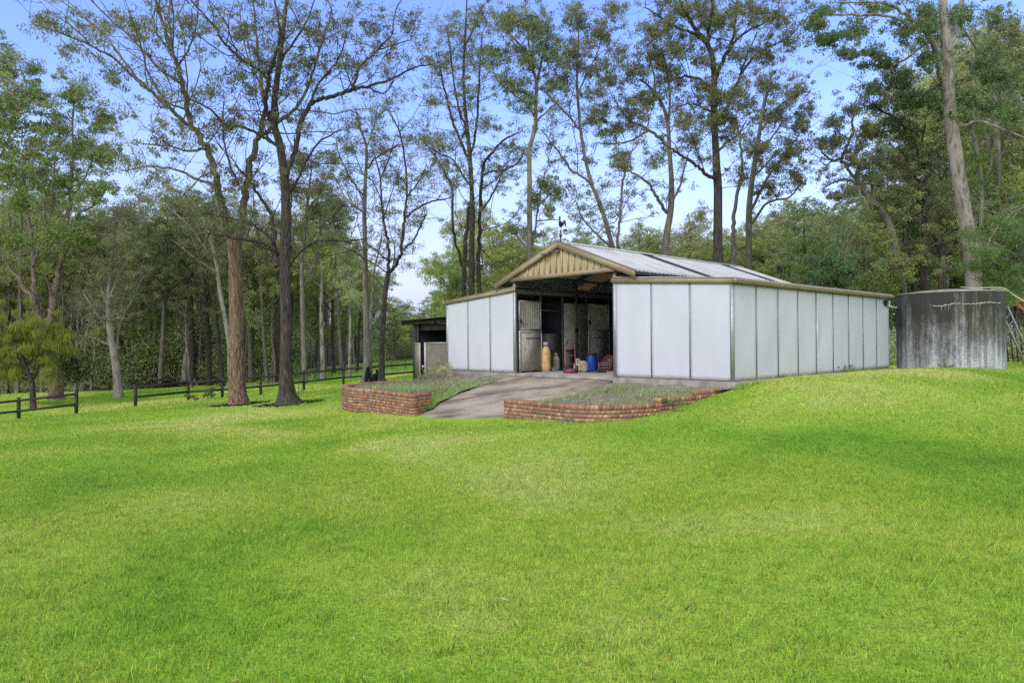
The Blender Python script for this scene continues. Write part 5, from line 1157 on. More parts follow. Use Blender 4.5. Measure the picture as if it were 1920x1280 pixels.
hero('gum_tree', 36, 'bark_pale', 'leaf', 'largest pale-trunked gum towering behind the concrete water tank', [
 [(1828,620,31),(1826,545,28),(1822,480,28),(1814,436,28),(1806,395,27),(1800,354,27),(1795,325,25.5),(1792,301,25),(1788,270,24),(1785,241,22.5),(1781,200,21.5),(1778,159,21),(1776,120,20),(1775,89,19),(1771,53,16.5),(1768,10,14),(1765,-40,12)],
 [(1772,170,12),(1762,130,11),(1757,106,10),(1743,70,9),(1722,45,7),(1700,30,6),(1675,12,5),(1640,5,4.2),(1600,5,3.2),(1560,5,2)],[(1725,62,5.4),(1700,45,5),(1670,32,4.2),(1630,28,4),(1590,28,3.2),(1559,28,3),(1530,32,2)],
 [(1778,110,13),(1790,60,10.5),(1800,20,9),(1808,-20,8)],[(1760,125,7),(1745,100,6),(1735,80,5),(1725,60,3)],[(1782,210,7),(1755,190,5.4),(1720,175,4.4),(1680,180,3.2),(1650,190,2)],
 [(1788,242,8),(1830,228,6),(1860,235,5),(1890,245,4),(1925,262,3)],[(1762,70,5),(1740,78,4.2),(1700,110,4),(1660,125,3),(1620,120,2)],[(1630,28,3),(1600,50,2.4),(1560,70,1.8)],[(1795,40,5),(1830,90,4),(1850,140,3),(1870,180,2)],[(1720,175,3.5),(1690,150,3),(1660,140,2)]],
 [(1545,22,22,14,12),(1530,45,26,20,24),(1550,75,32,22,28),(1600,62,36,18,14),(1590,100,30,16,20),(1640,100,32,18,18),(1660,120,28,16,15),(1620,125,26,8,8),(1700,60,32,28,14),(1740,40,38,38,26),(1740,110,28,28,14),(1680,150,42,28,30),(1640,168,32,22,26),(1700,190,45,28,30),(1750,180,38,28,22),(1820,180,38,28,22),(1840,120,42,38,20),(1880,140,38,38,22),(1800,30,38,28,16),(1870,40,38,38,14),(1860,200,42,28,30),(1800,215,28,18,22),(1900,210,28,38,18),(1640,18,28,13,8)],
 nl=56, cr=.4, L=.15, Wd=.048, flare=.1, rough=.06, col=(.72, .95, .82), spike=.2)
hero('ironbark_tree', 39, 'bark_dark', 'leaf', 'straight dark trunk just left of the tank top, left of the largest pale gum', [
 [(1734,610,13),(1733,546,12.5),(1734,500,12),(1734,472,12),(1734,425,11.5),(1735,372,10.5),(1736,345,9),(1734,319,7.4),(1722,290,6.4),(1710,262,5.2),(1697,241,5),(1676,220,4),(1650,208,3),(1615,195,2)],
 [(1736,350,5),(1725,342,4.4),(1715,330,4),(1700,300,3),(1690,280,2)],[(1735,372,5),(1755,350,4),(1775,320,3)],[(1733,390,4.4),(1715,372,4),(1700,360,3),(1680,365,2)],[(1722,290,4),(1730,260,3),(1735,230,2)],[(1734,425,4),(1710,405,3),(1690,402,2)],[(1734,480,3.4),(1712,455,2.6),(1700,440,1.8)]],
 [(1640,200,32,18,18),(1670,230,38,22,22),(1700,250,38,28,22),(1640,255,32,18,14),(1660,300,38,28,22),(1700,320,32,28,18),(1640,335,26,22,10),(1740,300,28,28,16),(1690,370,38,22,18),(1650,375,28,22,12),(1730,360,25,22,10),(1700,410,30,22,12)], nl=52, cr=.42, L=.15, Wd=.045, col=(.95, 1.05, .9))
hero('gum_tree', 42, 'bark_pale', 'leaf_green', 'thin pale stem immediately right of the largest pale gum', [
 [(1843,610,12),(1841,500,10.5),(1840,425,10),(1839,370,10),(1836,319,9),(1830,280,7),(1825,240,5.5),(1826,200,5),(1824,150,4.4),(1824,100,4),(1822,50,3)],[(1839,350,4),(1855,320,3),(1860,290,2)],[(1840,410,4),(1822,380,3),(1812,350,2)]],
 [(1830,300,28,30,12),(1850,340,26,30,14),(1820,360,22,22,8),(1840,240,30,30,12)], nl=48, cr=.42)
hero('gum_tree', 44, 'bark_grey', 'leaf', 'wide forked grey-brown tree at the right edge behind the picket panel', [
 [(1880,610,17),(1876,480,15.5),(1874,407,14.5),(1873,350,14),(1872,310,13),(1870,283,12),(1868,240,9.5),(1865,180,7.4),(1860,100,6),(1850,20,4)],
 [(1874,365,7.4),(1890,335,6.4),(1900,315,5.6),(1905,290,4.6),(1900,265,3)],[(1870,300,6),(1855,280,5.4),(1850,250,4.4),(1858,220,3)],[(1875,390,6.4),(1895,372,5.4),(1925,360,4)],[(1868,240,4),(1890,200,3.4),(1905,150,2.6)]],
 [(1840,290,38,38,14),(1890,270,32,38,18),(1900,330,28,38,18),(1860,90,38,38,18),(1900,60,28,45,22),(1905,150,25,40,14),(1860,400,35,25,12),(1905,400,28,30,14)], nl=52, cr=.46, L=.16, Wd=.05)
hero('tree', 37, 'bark_dark', 'leaf', 'gnarled dark twisted tree peeping over the tank lid', [
 [(1768,620,15),(1767,541,14.5),(1766,500,13.5),(1768,470,11),(1768,440,9),(1765,410,7),(1762,385,5)],[(1767,500,8),(1780,480,7),(1795,450,6),(1800,430,4),(1798,405,2.5)],[(1767,490,6),(1755,455,4.4),(1745,430,3)],[(1768,450,4),(1778,420,3),(1780,395,2)]],
 [(1770,395,28,26,14),(1800,425,22,22,10),(1745,430,20,18,8)], nl=48, cr=.4)
hero('willow_tree', 41, 'bark_dark', 'leaf_willow', 'drooping yellow-green willow behind the left rail fence', [
 [(62,744,10),(60,720,9.5),(56,705,8),(45,680,6),(38,655,4)],[(60,715,6.5),(68,700,5.5),(75,675,4),(84,650,2.5)],[(50,690,4),(30,665,3),(10,640,2)]],
 [(18,632,34,24,12),(66,606,26,14,8),(40,618,26,14,8),(92,640,22,26,8),(2,680,22,40,14),(26,696,16,34,9),(92,692,14,34,9),(60,655,26,20,6),(128,632,16,10,7),(118,650,10,16,5),(-10,600,30,24,10),(106,615,16,8,4)], nl=95, cr=.42, L=.3, Wd=.028, droop=3.4, spread=1.0)
hero('bushy_tree', 34, 'bark_grey', 'leaf_wattle', 'rounded bluish green bush directly above the long barn gutter', [
 [(1560,620,7),(1560,560,6),(1558,520,5),(1556,490,3)],[(1559,550,4),(1575,510,3),(1590,480,2)],[(1559,560,4),(1540,520,3),(1530,490,2)]],
 [(1555,500,38,32,46),(1530,520,25,28,26),(1590,510,28,30,26),(1570,540,45,25,22)], nl=60, cr=.36, L=.13, Wd=.04, droop=.3, col=(.85, .95, 1.25), cat='bush')
hero('bushy_tree', 36, 'bark_grey', 'leaf', 'olive green bushy tree right of the rounded bluish bush', [
 [(1630,620,8),(1628,560,7),(1625,500,6),(1620,460,4),(1618,430,3)],[(1627,540,4),(1645,490,3),(1660,450,2)],[(1626,530,4),(1605,490,3),(1595,455,2)]],
 [(1620,440,42,28,36),(1655,455,32,28,22),(1600,480,32,30,22),(1650,510,40,35,30),(1690,500,30,35,18),(1620,530,45,25,26)], nl=56, cr=.4, L=.14, Wd=.042, droop=.3, col=(1.05, 1.15, .75), cat='bush')
hero('wattle_tree', 30.5, 'bark_pale', 'leaf_wattle', 'bright feathery wattle with bare pale twigs at the right edge above the tank', [
 [(1935,640,10),(1932,560,9),(1925,500,7),(1915,460,5),(1905,430,3)],[(1930,540,5),(1895,510,4),(1860,490,3),(1830,480,2)],[(1925,500,5),(1890,470,4),(1850,450,3),(1815,440,2)],
 [(1940,380,3.4),(1905,395,3),(1885,412,2.6),(1866,432,2.2),(1852,458,1.6),(1845,475,1)],[(1905,395,2.2),(1898,430,2),(1912,452,1.6),(1905,480,1.2)],[(1925,385,1.8),(1880,395,1.4),(1860,410,1)],[(1912,450,1.6),(1890,470,1.2),(1875,500,1)]],
 [(1900,440,36,26,16),(1850,470,45,24,22),(1900,500,36,36,34),(1830,500,36,20,18),(1895,550,40,26,20),(1860,520,40,24,20),(1815,440,26,16,8),(1880,415,30,15,8),(1935,470,30,60,26)], nl=90, cr=.34, L=.09, Wd=.022, droop=.2, zbase=True)

# fallen branch lying over the tank lid
fb = MB(); pts = catmull([U(1800,538,23.7),U(1830,540,23.7),U(1862,539,23.9),U(1883,541,24.2),U(1905,556,24.4),U(1925,568,24.4)], 5)
fb.tube(pts, np.linspace(.012, .03, len(pts)), 6); fb.tube(catmull([U(1848,545,23.7),U(1868,542,23.8),U(1886,544,24.1)], 4), .012, 5)
tag(fb.build('fallen_branch', mat('bleached_wood', [(.3, (.4, .36, .28)), (.7, (.6, .55, .44))], 9, rough=.9)), 'long pale bare branch lying across the concrete tank lid', 'branch')

# ------------------------------------------------------------------ generic background trees (variants sharing meshes)
def proto(name, seed, H, bark, leaf, kind, col):
    global rng
    keep = rng; rng = np.random.default_rng(seed)
    T = Tree(name, (0, 0, 0), 'x', bark, leaf)
    lean_ = rng.normal(size=2)*.04
    hs = np.linspace(-.3, H*.93, 9); P = np.c_[hs*lean_[0]+rng.normal(size=9)*.12*(hs/H), hs*lean_[1]+rng.normal(size=9)*.12*(hs/H), hs]
    r0 = H*.0125; P3 = catmull(P, 4); T.limb(P3, np.interp(np.linspace(0, 1, len(P3)), [0, 1], [r0, .03]), 8, flare=.3, rough=.05)
    tg = []; rd = []
    nb = {'tall': 11, 'bushy': 12, 'thin': 8, 'vase': 9}[kind]; f0 = {'tall': .42, 'bushy': .2, 'thin': .45, 'vase': .3}[kind]
    sp = {'tall': .24, 'bushy': .28, 'thin': .15, 'vase': .3}[kind]
    for i in range(nb):
        f = f0+(1-f0-.08)*(i+rng.uniform(0, .7))/nb; j = int(f*(len(P3)-1)); a = rng.uniform(0, 6.28); l = H*sp*rng.uniform(.6, 1.15)*(1-.45*(f-f0)/(1-f0))
        up = {'tall': .9, 'bushy': .6, 'thin': 1.2, 'vase': 1.3}[kind]
        d = np.array([math.cos(a), math.sin(a), up]); d /= np.linalg.norm(d)
        Q = [P3[j]+d*l*q+np.array([rng.normal()*.05*l, rng.normal()*.05*l, .14*l*q*q]) for q in (0, .3, .6, 1)]; Q[0] = P3[j]
        T.limb(catmull(Q, 3), np.linspace(r0*.42*(1.2-f), .012, 10), 5)
        e = Q[-1]
        for q in range(rng.integers(13, 21)):
            v = rng.normal(size=3); v /= np.linalg.norm(v); v *= rng.uniform(0, 1)**.4*H*.085
            c = e-d*l*rng.uniform(0, .35)+v*np.array([1.1, 1.1, .8]); tg.append(c); s_ = rng.uniform(.32, .62); rd.append((s_, s_, s_*.72))
    T.grow(tg, rd, 46, .21, .07, .6, tuple(np.array(col)*np.array([1.1, 1.1, 1.0])), .25)
    T.finish(); rng = keep
    return T.root
PR = []
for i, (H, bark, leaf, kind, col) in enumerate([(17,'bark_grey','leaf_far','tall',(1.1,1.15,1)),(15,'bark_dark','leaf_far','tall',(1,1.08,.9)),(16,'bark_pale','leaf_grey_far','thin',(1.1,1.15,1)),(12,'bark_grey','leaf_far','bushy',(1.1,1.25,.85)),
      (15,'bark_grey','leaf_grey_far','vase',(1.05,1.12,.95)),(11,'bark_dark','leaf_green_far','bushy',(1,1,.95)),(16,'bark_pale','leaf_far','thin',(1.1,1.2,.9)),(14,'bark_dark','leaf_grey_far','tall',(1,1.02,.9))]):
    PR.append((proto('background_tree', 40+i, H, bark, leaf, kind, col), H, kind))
used = set(); BGN = 0
NAMES = {'tall': ('upright grey-green tree', ), 'thin': ('thin-stemmed pale tree', ), 'bushy': ('low bushy tree', ), 'vase': ('spreading open-topped tree', )}
LOOK = ['upright grey-green tree', 'upright dark-trunked tree', 'thin pale-stemmed tree', 'low olive bushy tree', 'open-topped spreading tree', 'dark-stemmed green bushy tree', 'thin olive-crowned tree', 'tall dark-trunked greyish tree']
def rowname(D): return 'nearest row' if D < 56 else 'second row' if D < 66 else 'third row' if D < 78 else 'fourth row' if D < 95 else 'farthest row'
LM = [(60,'above the willow'),(115,'behind the leafy green gum'),(165,'right of the leafy green gum'),(230,'behind the pale gum'),(280,'right of the pale gum'),(345,'left of the dead snag'),(410,'left of the shaggy brown trunk'),(455,'behind the shaggy brown trunk'),
      (515,'between the two big trunks'),(560,'behind the black-barked tree'),(620,'right of the black-barked tree'),(700,'behind the burnt-base tree'),(770,'left of the shed roof'),(860,'above the shed'),(930,'above the barn left end'),(1000,'left of the gable peak'),(1080,'behind the gable peak'),
      (1150,'right of the gable peak'),(1230,'above the front barn roof'),(1310,'left of the biggest dark trunk'),(1380,'behind the biggest dark trunk'),(1450,'right of the biggest dark trunk'),(1530,'above the long gutter'),(1600,'near the far end of the barn'),(1680,'behind the far barn corner'),
      (1735,'above the left half of the tank'),(1790,'left of the largest pale gum'),(1850,'behind the largest pale gum'),(1900,'above the leaning ladder'),(9999,'at the right edge')]
def landmark(px): return next(t for l, t in LM if px < l)
def bg_tree(px, D, ytop, v, zone, wide=1.0):
    proto_, H, kind = PR[v]; b = U(px, 640, D); x, y = float(b[0]), float(b[1]); z = G1(x, y)
    h = U(px, ytop, D)[2]-z; s = h/H
    if v not in used: r = proto_; used.add(v); kids = None
    else:
        r = proto_.copy(); COL.objects.link(r)
        for c in proto_.children: d = c.copy(); COL.objects.link(d); d.parent = r
    r.location = (x, y, z-.05); r.rotation_euler = (0, 0, rng.uniform(0, 6.28)); r.scale = (s*wide, s*wide, s)
    r['label'] = LOOK[v]+', '+rowname(D)+', '+landmark(px); r['group'] = zone[1]+' ('+kind+')'; r['category'] = 'tree'
    return r
ZL = ('in the wood beyond the rail fence', 'trees in the left wood'); ZC = ('in the low gap behind the shed', 'far trees behind the shed')
ZR = ('standing behind the barn roof', 'trees behind the barn'); ZT = ('in the wood behind the tank', 'trees in the right wood')
def interp(x, pts): return float(np.interp(x, [p_[0] for p_ in pts], [p_[1] for p_ in pts]))
TOP1 = [(-200,330),(0,380),(100,400),(170,430),(230,400),(330,400),(420,430),(500,440),(600,440),(680,480),(730,560),(760,585),(830,580),(900,470),(960,440),(1040,450),(1110,440),(1200,430),(1300,425),(1400,420),(1500,400),(1560,405),(1620,380),(1700,330),(1780,330),(1850,310),(2100,290)]
rb = np.random.default_rng(99); order = []
def row(x0, x1, step, D0, D1, dy, ch, zone, wide=1.0):
    x = x0
    while x < x1:
        px = x+rb.uniform(-.35, .35)*step; D = rb.uniform(D0, D1)
        yt = interp(px, TOP1)-25+dy+rb.uniform(-15, 40)
        bg_tree(px, D, yt, int(rb.choice(ch)), zone, wide*rb.uniform(.85, 1.2)); x += step
row(-160, 700, 25, 60, 72, 10, [0,1,2,4,6,7,0,3], ZL)
def low(px0, px1, n, D0, D1, y0, y1, zone):
    for _ in range(n): bg_tree(rb.uniform(px0, px1), rb.uniform(D0, D1), rb.uniform(y0, y1), int(rb.choice([3, 5, 3])), zone, rb.uniform(.9, 1.4))
ZU = ('low in the front edge of the left wood', 'young bushy trees at the left wood edge')
low(-120, 560, 34, 61, 72, 560, 650, ZU); low(-150, 560, 30, 72, 86, 500, 600, ZU)
row(-180, 700, 24, 76, 92, 0, [0,1,4,7,3,5,6], ZL, 1.1)
row(-200, 720, 42, 98, 125, 20, [0,3,4,7,3], ZL, 1.3)
row(700, 860, 15, 112, 135, 0, [3,5,4,3], ZC, 1.3)
row(740, 850, 36, 88, 98, 40, [3,3,5], ZC, 1.2)
row(860, 1010, 20, 50, 60, 5, [0,3,4,3], ZR, 1.2)
row(1000, 1620, 24, 58, 72, 22, [0,3,4,7,3,0], ZR, 1.2)
row(1000, 1640, 30, 82, 110, 14, [0,3,4,3], ZR, 1.4)
row(1480, 2100, 30, 46, 58, 30, [0,1,3,5,7,4], ZT, 1.1)
row(1500, 2150, 30, 66, 90, 0, [0,3,1,5,7], ZT, 1.25)
row(1640, 2100, 36, 40, 45, 60, [1,3,5,7], ZT, .9)
for (px, D, yt, v) in [(845,52,430,3),(880,54,380,4),(925,53,400,3),(955,56,430,0),(900,60,360,0),(860,50,470,5),(940,50,480,3),(1080,100,425,3),(1065,95,440,5)]: bg_tree(px, D, yt, v, ('behind the left end of the barn', 'olive trees behind the barn left end'))
ZH = ('high in the wood behind the tank', 'tall trees in the right wood')
for (px, D, yt, v) in [(1655,52,250,0),(1690,55,90,0),(1720,50,150,1),(1765,54,60,7),(1815,50,40,0),(1850,56,0,7),(1885,48,120,1),(1915,52,20,0),(1950,46,60,1),(1990,50,40,0),(1795,60,150,3),(1870,44,250,3),(1900,42,330,5),(1830,47,300,3)]: bg_tree(px, D, yt, v, ZH, .95)
ZM = ('in the middle of the wood left of the shed', 'mid trees left of the shed')
for (px, D, yt, v) in [(470,60,330,0),(500,56,400,4),(605,56,300,6),(640,60,350,0),(655,54,430,2),(625,64,380,1),(545,62,380,7),(300,60,330,0),(255,64,360,4),(160,66,350,7),(30,60,280,0),(-20,52,60,0),(-70,50,40,1),(690,90,500,0),(730,96,540,3)]: bg_tree(px, D, yt, v, ZM)
for (px, D, yt, v) in [(1190,62,400,0),(1290,60,380,7),(1330,66,400,4),(1420,62,390,1),(1460,66,380,0),(1545,58,390,3),(1580,54,420,5)]: bg_tree(px, D, yt, v, ZR)
for v in range(len(PR)):
    if v not in used:
        for c in list(PR[v][0].children): bpy.data.objects.remove(c)
        bpy.data.objects.remove(PR[v][0])

# ------------------------------------------------------------------ undergrowth, shrubs, weeds
def mass(name, pts, rads, nl, L, Wd, m, col, droop=0, kind='stuff', label=None, cat=None):
    V, Q, T = leaves_np(np.array(pts), np.array(rads), nl, L, Wd, droop, col, .3)
    o = mesh_np(name, V, Q, MT[m], None, T); tag(o, label, cat, None, kind); return o
pts = []; rd = []
for _ in range(1500):
    px = rb.uniform(-200, 720); D = rb.uniform(60, 95); q = U(px, 640, D)
    if px > 560 and D < 86: continue
    h = rb.uniform(.3, 1.9); pts.append((q[0], q[1], G1(q[0], q[1])+h*.6)); rd.append((rb.uniform(.8, 1.8), rb.uniform(.8, 1.6), h))
for _ in range(900):
    px = rb.uniform(560, 1000); D = rb.uniform(92, 125); q = U(px, 640, D); h = rb.uniform(1, 3.2); pts.append((q[0], q[1], G1(q[0], q[1])+h*.6)); rd.append((2, 2, h))
for _ in range(900):
    px = rb.uniform(1000, 2150); D = rb.uniform(46, 75); q = U(px, 640, D); h = rb.uniform(.5, 2.4); pts.append((q[0], q[1], G1(q[0], q[1])+h*.6)); rd.append((rb.uniform(.8, 1.8), 1.4, h))
for _ in range(260):
    px = rb.uniform(1620, 2150); D = rb.uniform(31, 44); q = U(px, 640, D); h = rb.uniform(.3, 1.3); pts.append((q[0], q[1], G1(q[0], q[1])+h*.5)); rd.append((rb.uniform(.5, 1.2), 1.0, h))
for _ in range(700):
    px = rb.uniform(-200, 560); D = rb.uniform(60, 80); q = U(px, 640, D); h = rb.uniform(1.5, 6.5); pts.append((q[0], q[1], G1(q[0], q[1])+h)); rd.append((1.3, 1.1, 1.3))
mass('undergrowth', pts, rd, 130, .26, .1, 'leaf_green_far', (1.55, 1.35, 1.7))
pts = []; rd = []
for _ in range(2600):
    px = rb.uniform(-260, 2200); D = rb.uniform(96, 140); q = U(px, 640, D); hm = 4.5 if px < 680 else (5 if px < 860 else 9)
    if px > 900 and px < 1000: hm = 7
    h = hm*rb.random()**.8; pts.append((q[0], q[1], G1(q[0], q[1])+h)); rd.append((2.2, 2, 1.6))
mass('distant_wood', pts, rd, 95, .5, .2, 'leaf', (.9, 1.0, .9))
# a few dark pine-like boles hidden in the wood: slim bare saplings
def sapling(px, D, h, label, group):
    q = U(px, 640, D); z = G1(q[0], q[1]); T = Tree('sapling', (q[0], q[1], z), label, 'bark_pale' if rb.random() < .7 else 'bark_grey', 'leaf', 'tree', group)
    P = [(q[0], q[1], z-.2)]
    for i in range(1, 7): P.append((P[-1][0]+rb.normal()*.12, P[-1][1]+rb.normal()*.12, z+h*i/6))
    P3 = catmull(P, 3); T.limb(P3, np.linspace(.07+.006*h, .012, len(P3)), 6)
    for _ in range(5):
        j = rb.integers(len(P3)//2, len(P3)-1); d = np.array([rb.normal(), rb.normal(), 1.6]); d /= np.linalg.norm(d); T.limb(catmull([P3[j], P3[j]+d*h*.1, P3[j]+d*h*.2+rb.normal(size=3)*.1], 3), np.linspace(.03, .008, 7), 4)
    tg = [P3[-1]+rb.normal(size=3)*np.array([1, 1, 1.2])*h*.07-np.array([0, 0, h*.1*rb.random()]) for _ in range(10)]
    T.grow(tg, [(.5, .5, .4)]*10, 26, .2, .06, .6, (1, 1, 1)); T.finish()
for i in range(60):
    px = rb.uniform(-60, 680); sapling(px, rb.uniform(56, 66) if px < 540 else rb.uniform(74, 80), rb.uniform(7, 12), 'slender bare sapling, '+landmark(px), 'saplings at the left wood edge')
for i in range(14):
    px = rb.uniform(1600, 1960); sapling(px, rb.uniform(38, 50), rb.uniform(6, 10), 'slender right-wood sapling, '+landmark(px), 'saplings behind the tank')

def shrub(px, py, D, w_, h_, n, leaf, label, L=.12, Wd=.035, droop=-.3, col=(1, 1, 1), name='shrub', nl=60):
    q = U(px, py, D); z = G1(q[0], q[1]); z = max(z, 0) if False else z
    T = Tree(name, (q[0], q[1], z), label, 'bark_grey', leaf, 'shrub')
    T.limb([(q[0], q[1], z-.1), (q[0], q[1], z+h_*.3), (q[0]+.02, q[1], z+h_*.6)], [.02, .015, .01], 5)
    tg = [(q[0]+rng.normal()*w_*.3, q[1]+rng.normal()*w_*.3, z+h_*rng.uniform(.25, .95)) for _ in range(n)]
    T.grow(tg, [(w_*.22, w_*.22, h_*.18)]*n, nl, L, Wd, droop, col); T.finish('stems'); return T.root
shrub(137, 735, 52, 2.6, 3.2, 26, 'leaf', 'dark vine-choked shrub beside the willow', .25, .12, 0, (.5, .6, .5), nl=110)
shrub(705, 700, 46, 1.6, 2.6, 12, 'leaf_wattle', 'dark green young bush between the two slim trunks left of the shed', .16, .05)
s_ = shrub(815, 712, 24.3, .75, .95, 12, 'leaf_grey', 'grey-green weedy shrub in front of the shed gate', .08, .025, col=(1.1, 1.2, 1.1)); s_.location.z = SLAB-.5
s_ = shrub(835, 716, 24.0, .6, .7, 8, 'leaf_grey', 'dry silvery weed clump at the barn left corner', .12, .012, -1.5, (1.6, 1.5, 1.3)); s_.location.z = SLAB-.45
shrub(560, 715, 26.0, .7, 1.5, 7, 'leaf_green', 'spindly bright green sucker at the foot of the black-barked tree', .07, .03, nl=26)
shrub(388, 744, 41, .9, .7, 6, 'leaf', 'small dark weed clump under the long rail fence', .14, .06, col=(.6, .75, .5))
shrub(352, 752, 40, .8, .4, 5, 'leaf', 'low weed clump by the second post of the long fence', .14, .06, col=(.7, .8, .5))
for px, py, D, h, lab in [(1497, 705, 19.9, .4, 'small weed growing at the fifth panel of the long wall'), (1579, 700, 21.6, .42, 'bushy weed at the foot of the long wall further back'), (1560, 699, 21.2, .28, 'thin weed stalk at the long wall, left of the bushy one'), (1772, 699, 22.7, .34, 'grass tuft growing at the middle of the tank foot'), (1262, 778, 15.0, .3, 'weed clump where the brick wall steps up')]:
    shrub(px, py, D, .35, h, 6, 'leaf_green', lab, .08, .022, -.8, (.8, .85, .8), 'weed', 26)
# heap of fallen branches at the wood edge
hb = MB(); q0 = U(310, 728, 60); z0 = G1(q0[0], q0[1])
for i in range(60):
    a = np.array([q0[0]+rb.normal()*2.6, q0[1]+rb.normal()*.8, z0+rb.uniform(.05, .9)]); d = rb.normal(size=3)*np.array([1.3, .5, .35]); hb.tube([a-d*.7, a+rb.normal(size=3)*.1, a+d*.7], np.array([.05, .035, .015])*rb.uniform(.5, 1.3), 5)
tag(hb.build('branch_heap', MT['bark_grey']), 'heap of dead grey branches at the wood edge beyond the fence', 'branches')
# burnt log at the slim tree, bark litter rings at the two near trunks
q = U(705, 712, 33.8); z = G1(q[0], q[1]); mb = MB(); 
for x_, h_, r_ in ((-.35, .95, .2), (-.05, .62, .2), (.22, .8, .14), (.5, .3, .16)): mb.tube(catmull([(q[0]+x_, q[1], z-.1), (q[0]+x_+rb.normal()*.04, q[1]-.03, z+h_*.5), (q[0]+x_+rb.normal()*.08, q[1], z+h_)], 4), np.linspace(r_*1.3, r_*.35, 9), 8)
tag(mb.build('burnt_log', MT['bark_dark']), 'charred black log and stump at the foot of the slim tree', 'log')
def litter(px, py, D, rx, n, name='bark_litter'):
    c = U(px, py, D); mb = MB()
    for i in range(n):
        a = rb.uniform(0, 6.28); rr = rx*rb.uniform(.25, 1)**.7; x, y = c[0]+rr*math.cos(a)*1.3, c[1]+rr*math.sin(a); z = G1(x, y)+.015+rb.uniform(0, .03)
        th = rb.uniform(0, 6.28); l = rb.uniform(.06, .3); d = np.array([math.cos(th)*l, math.sin(th)*l, 0]); mb.bar(np.array([x, y, z])-d/2, np.array([x, y, z+rb.uniform(-.01, .02)])+d/2, rb.uniform(.01, .035), .012)
    return tag(mb.build(name, MT['bark_brown']), kind='stuff')
litter(450, 762, 26.8, .9, 200); litter(543, 760, 25.3, 1.0, 200)
# leaves scattered over the lawn
mb = MB()
for i in range(60):
    D = 3.2+rb.random()**1.5*20; x = rb.uniform(-.8, .8)*D; s, t = ST(x, D)
    if -1 < s < 14 and t > -6.5: continue
    z = G1(x, D)+.045; th = rb.uniform(0, 6.28); l = rb.uniform(.025, .06); d = np.array([math.cos(th), math.sin(th), rb.uniform(-.2, .2)])*l/2; e = np.array([-math.sin(th), math.cos(th), rb.uniform(-.4, .4)])*l*.2
    c = np.array([x, D, z]); mb.add([c-d, c+e, c+d, c-e], [(0, 1, 2, 3)], tint=[(.42,.24,.1),(.5,.36,.2),(.3,.16,.08),(.5,.42,.32)][rb.integers(4)])
tag(mb.build('fallen_leaves', mat('dry_leaf', (1, 1, 1), rough=.8, tint=True), tinted=True), kind='stuff')
# ------------------------------------------------------------------ lawn blades
def blades(n, Dmin, Dmax, h, w_, seed, lim=.84, onbed=False):
    r = np.random.default_rng(seed)
    D = np.sqrt(r.uniform(Dmin**2, Dmax**2, n)); x = r.uniform(-lim, lim, n)*D
    # thinner sward either side of the framed wedge, for a viewer a few steps off
    m_ = int((Dmax-Dmin)*12*n/(lim*(Dmax**2-Dmin**2))*.3); D2 = r.uniform(Dmin, Dmax, m_); x2 = (lim*D2+r.uniform(0, 6, m_))*r.choice([-1, 1], m_)
    W0 = np.r_[np.full(n, w_), np.full(m_, w_*1.9)]; D = np.r_[D, D2]; x = np.r_[x, x2]; n = len(x)
    dx, dy = x-CX, D-CY; s = -(ca*dx+sa*dy); t = -sa*dx+ca*dy
    bad = (s > -.12) & (s < 11.6) & (t > -.1) & (t < 10.95)
    bad |= (s > 3.6) & (s < 7.8) & (t > -5.3) & (t <= 0)
    bad |= (s > -.1) & (s < 3.8) & (t > np.interp(s, _rs, _rt)) & (t <= 0)
    bad |= inpoly(x, D, LWpoly)
    bad |= (x-tx)**2+(D-ty)**2 < TR**2
    bad |= (s > 11.5) & (s < 14.2) & (t > .2) & (t < 3.4)
    keep = np.clip((Dmax-D)/(.4*Dmax), 0, 1)*(1 if Dmin < 3 else np.clip((D-Dmin)/(.5*Dmin), 0, 1)); bad |= r.random(n) > keep
    k = ~bad; x, D, w_ = x[k], D[k], W0[k]; n = len(x)
    return blade_mesh(x, D, gfast(x, D), h, w_, r)
def blade_mesh(x, y, z, h, w_, r):
    n = len(x); a = r.uniform(0, 2*np.pi, n); hh = h*r.uniform(.5, 1.35, n)*(1+.12*np.sin(x*2.1+1.3*np.sin(y*1.7))); ww = w_*r.uniform(.7, 1.3, n)
    l = r.normal(size=(n, 2))*.55*hh[:, None]
    V = np.empty((n, 3, 3)); V[:, 0] = np.c_[x-np.cos(a)*ww, y-np.sin(a)*ww, z-.01]; V[:, 1] = np.c_[x+np.cos(a)*ww, y+np.sin(a)*ww, z-.01]; V[:, 2] = np.c_[x+l[:, 0], y+l[:, 1], z+hh]
    t = r.uniform(.55, 1.4, (n, 1))*np.c_[1+r.uniform(-.15, .35, n), np.ones(n), 1+r.uniform(-.3, .8, n)]
    dry = r.random(n) < .035; t[dry] *= np.array([1.7, 1.05, 2.4])
    return V.reshape(-1, 3), np.repeat(t, 3, 0)
def inpoly(x, y, P):
    c = np.zeros(len(x), bool); j = len(P)-1
    for i in range(len(P)):
        xi, yi = P[i]; xj, yj = P[j]
        m_ = ((yi > y) != (yj > y)) & (x < (xj-xi)*(y-yi)/(yj-yi+1e-12)+xi); c ^= m_; j = i
    return c
_p = np.array([ST(*q) for q in np.vstack([RWp, RW2[2:], RW3[2:]])]); _o = np.argsort(_p[:, 0]); _rs, _rt = _p[_o, 0], _p[_o, 1]
LWpoly = np.vstack([LWp, [BW(11.5, -.05)[:2], BW(7.8, 0)[:2]]])
Vs, Ts = [], []
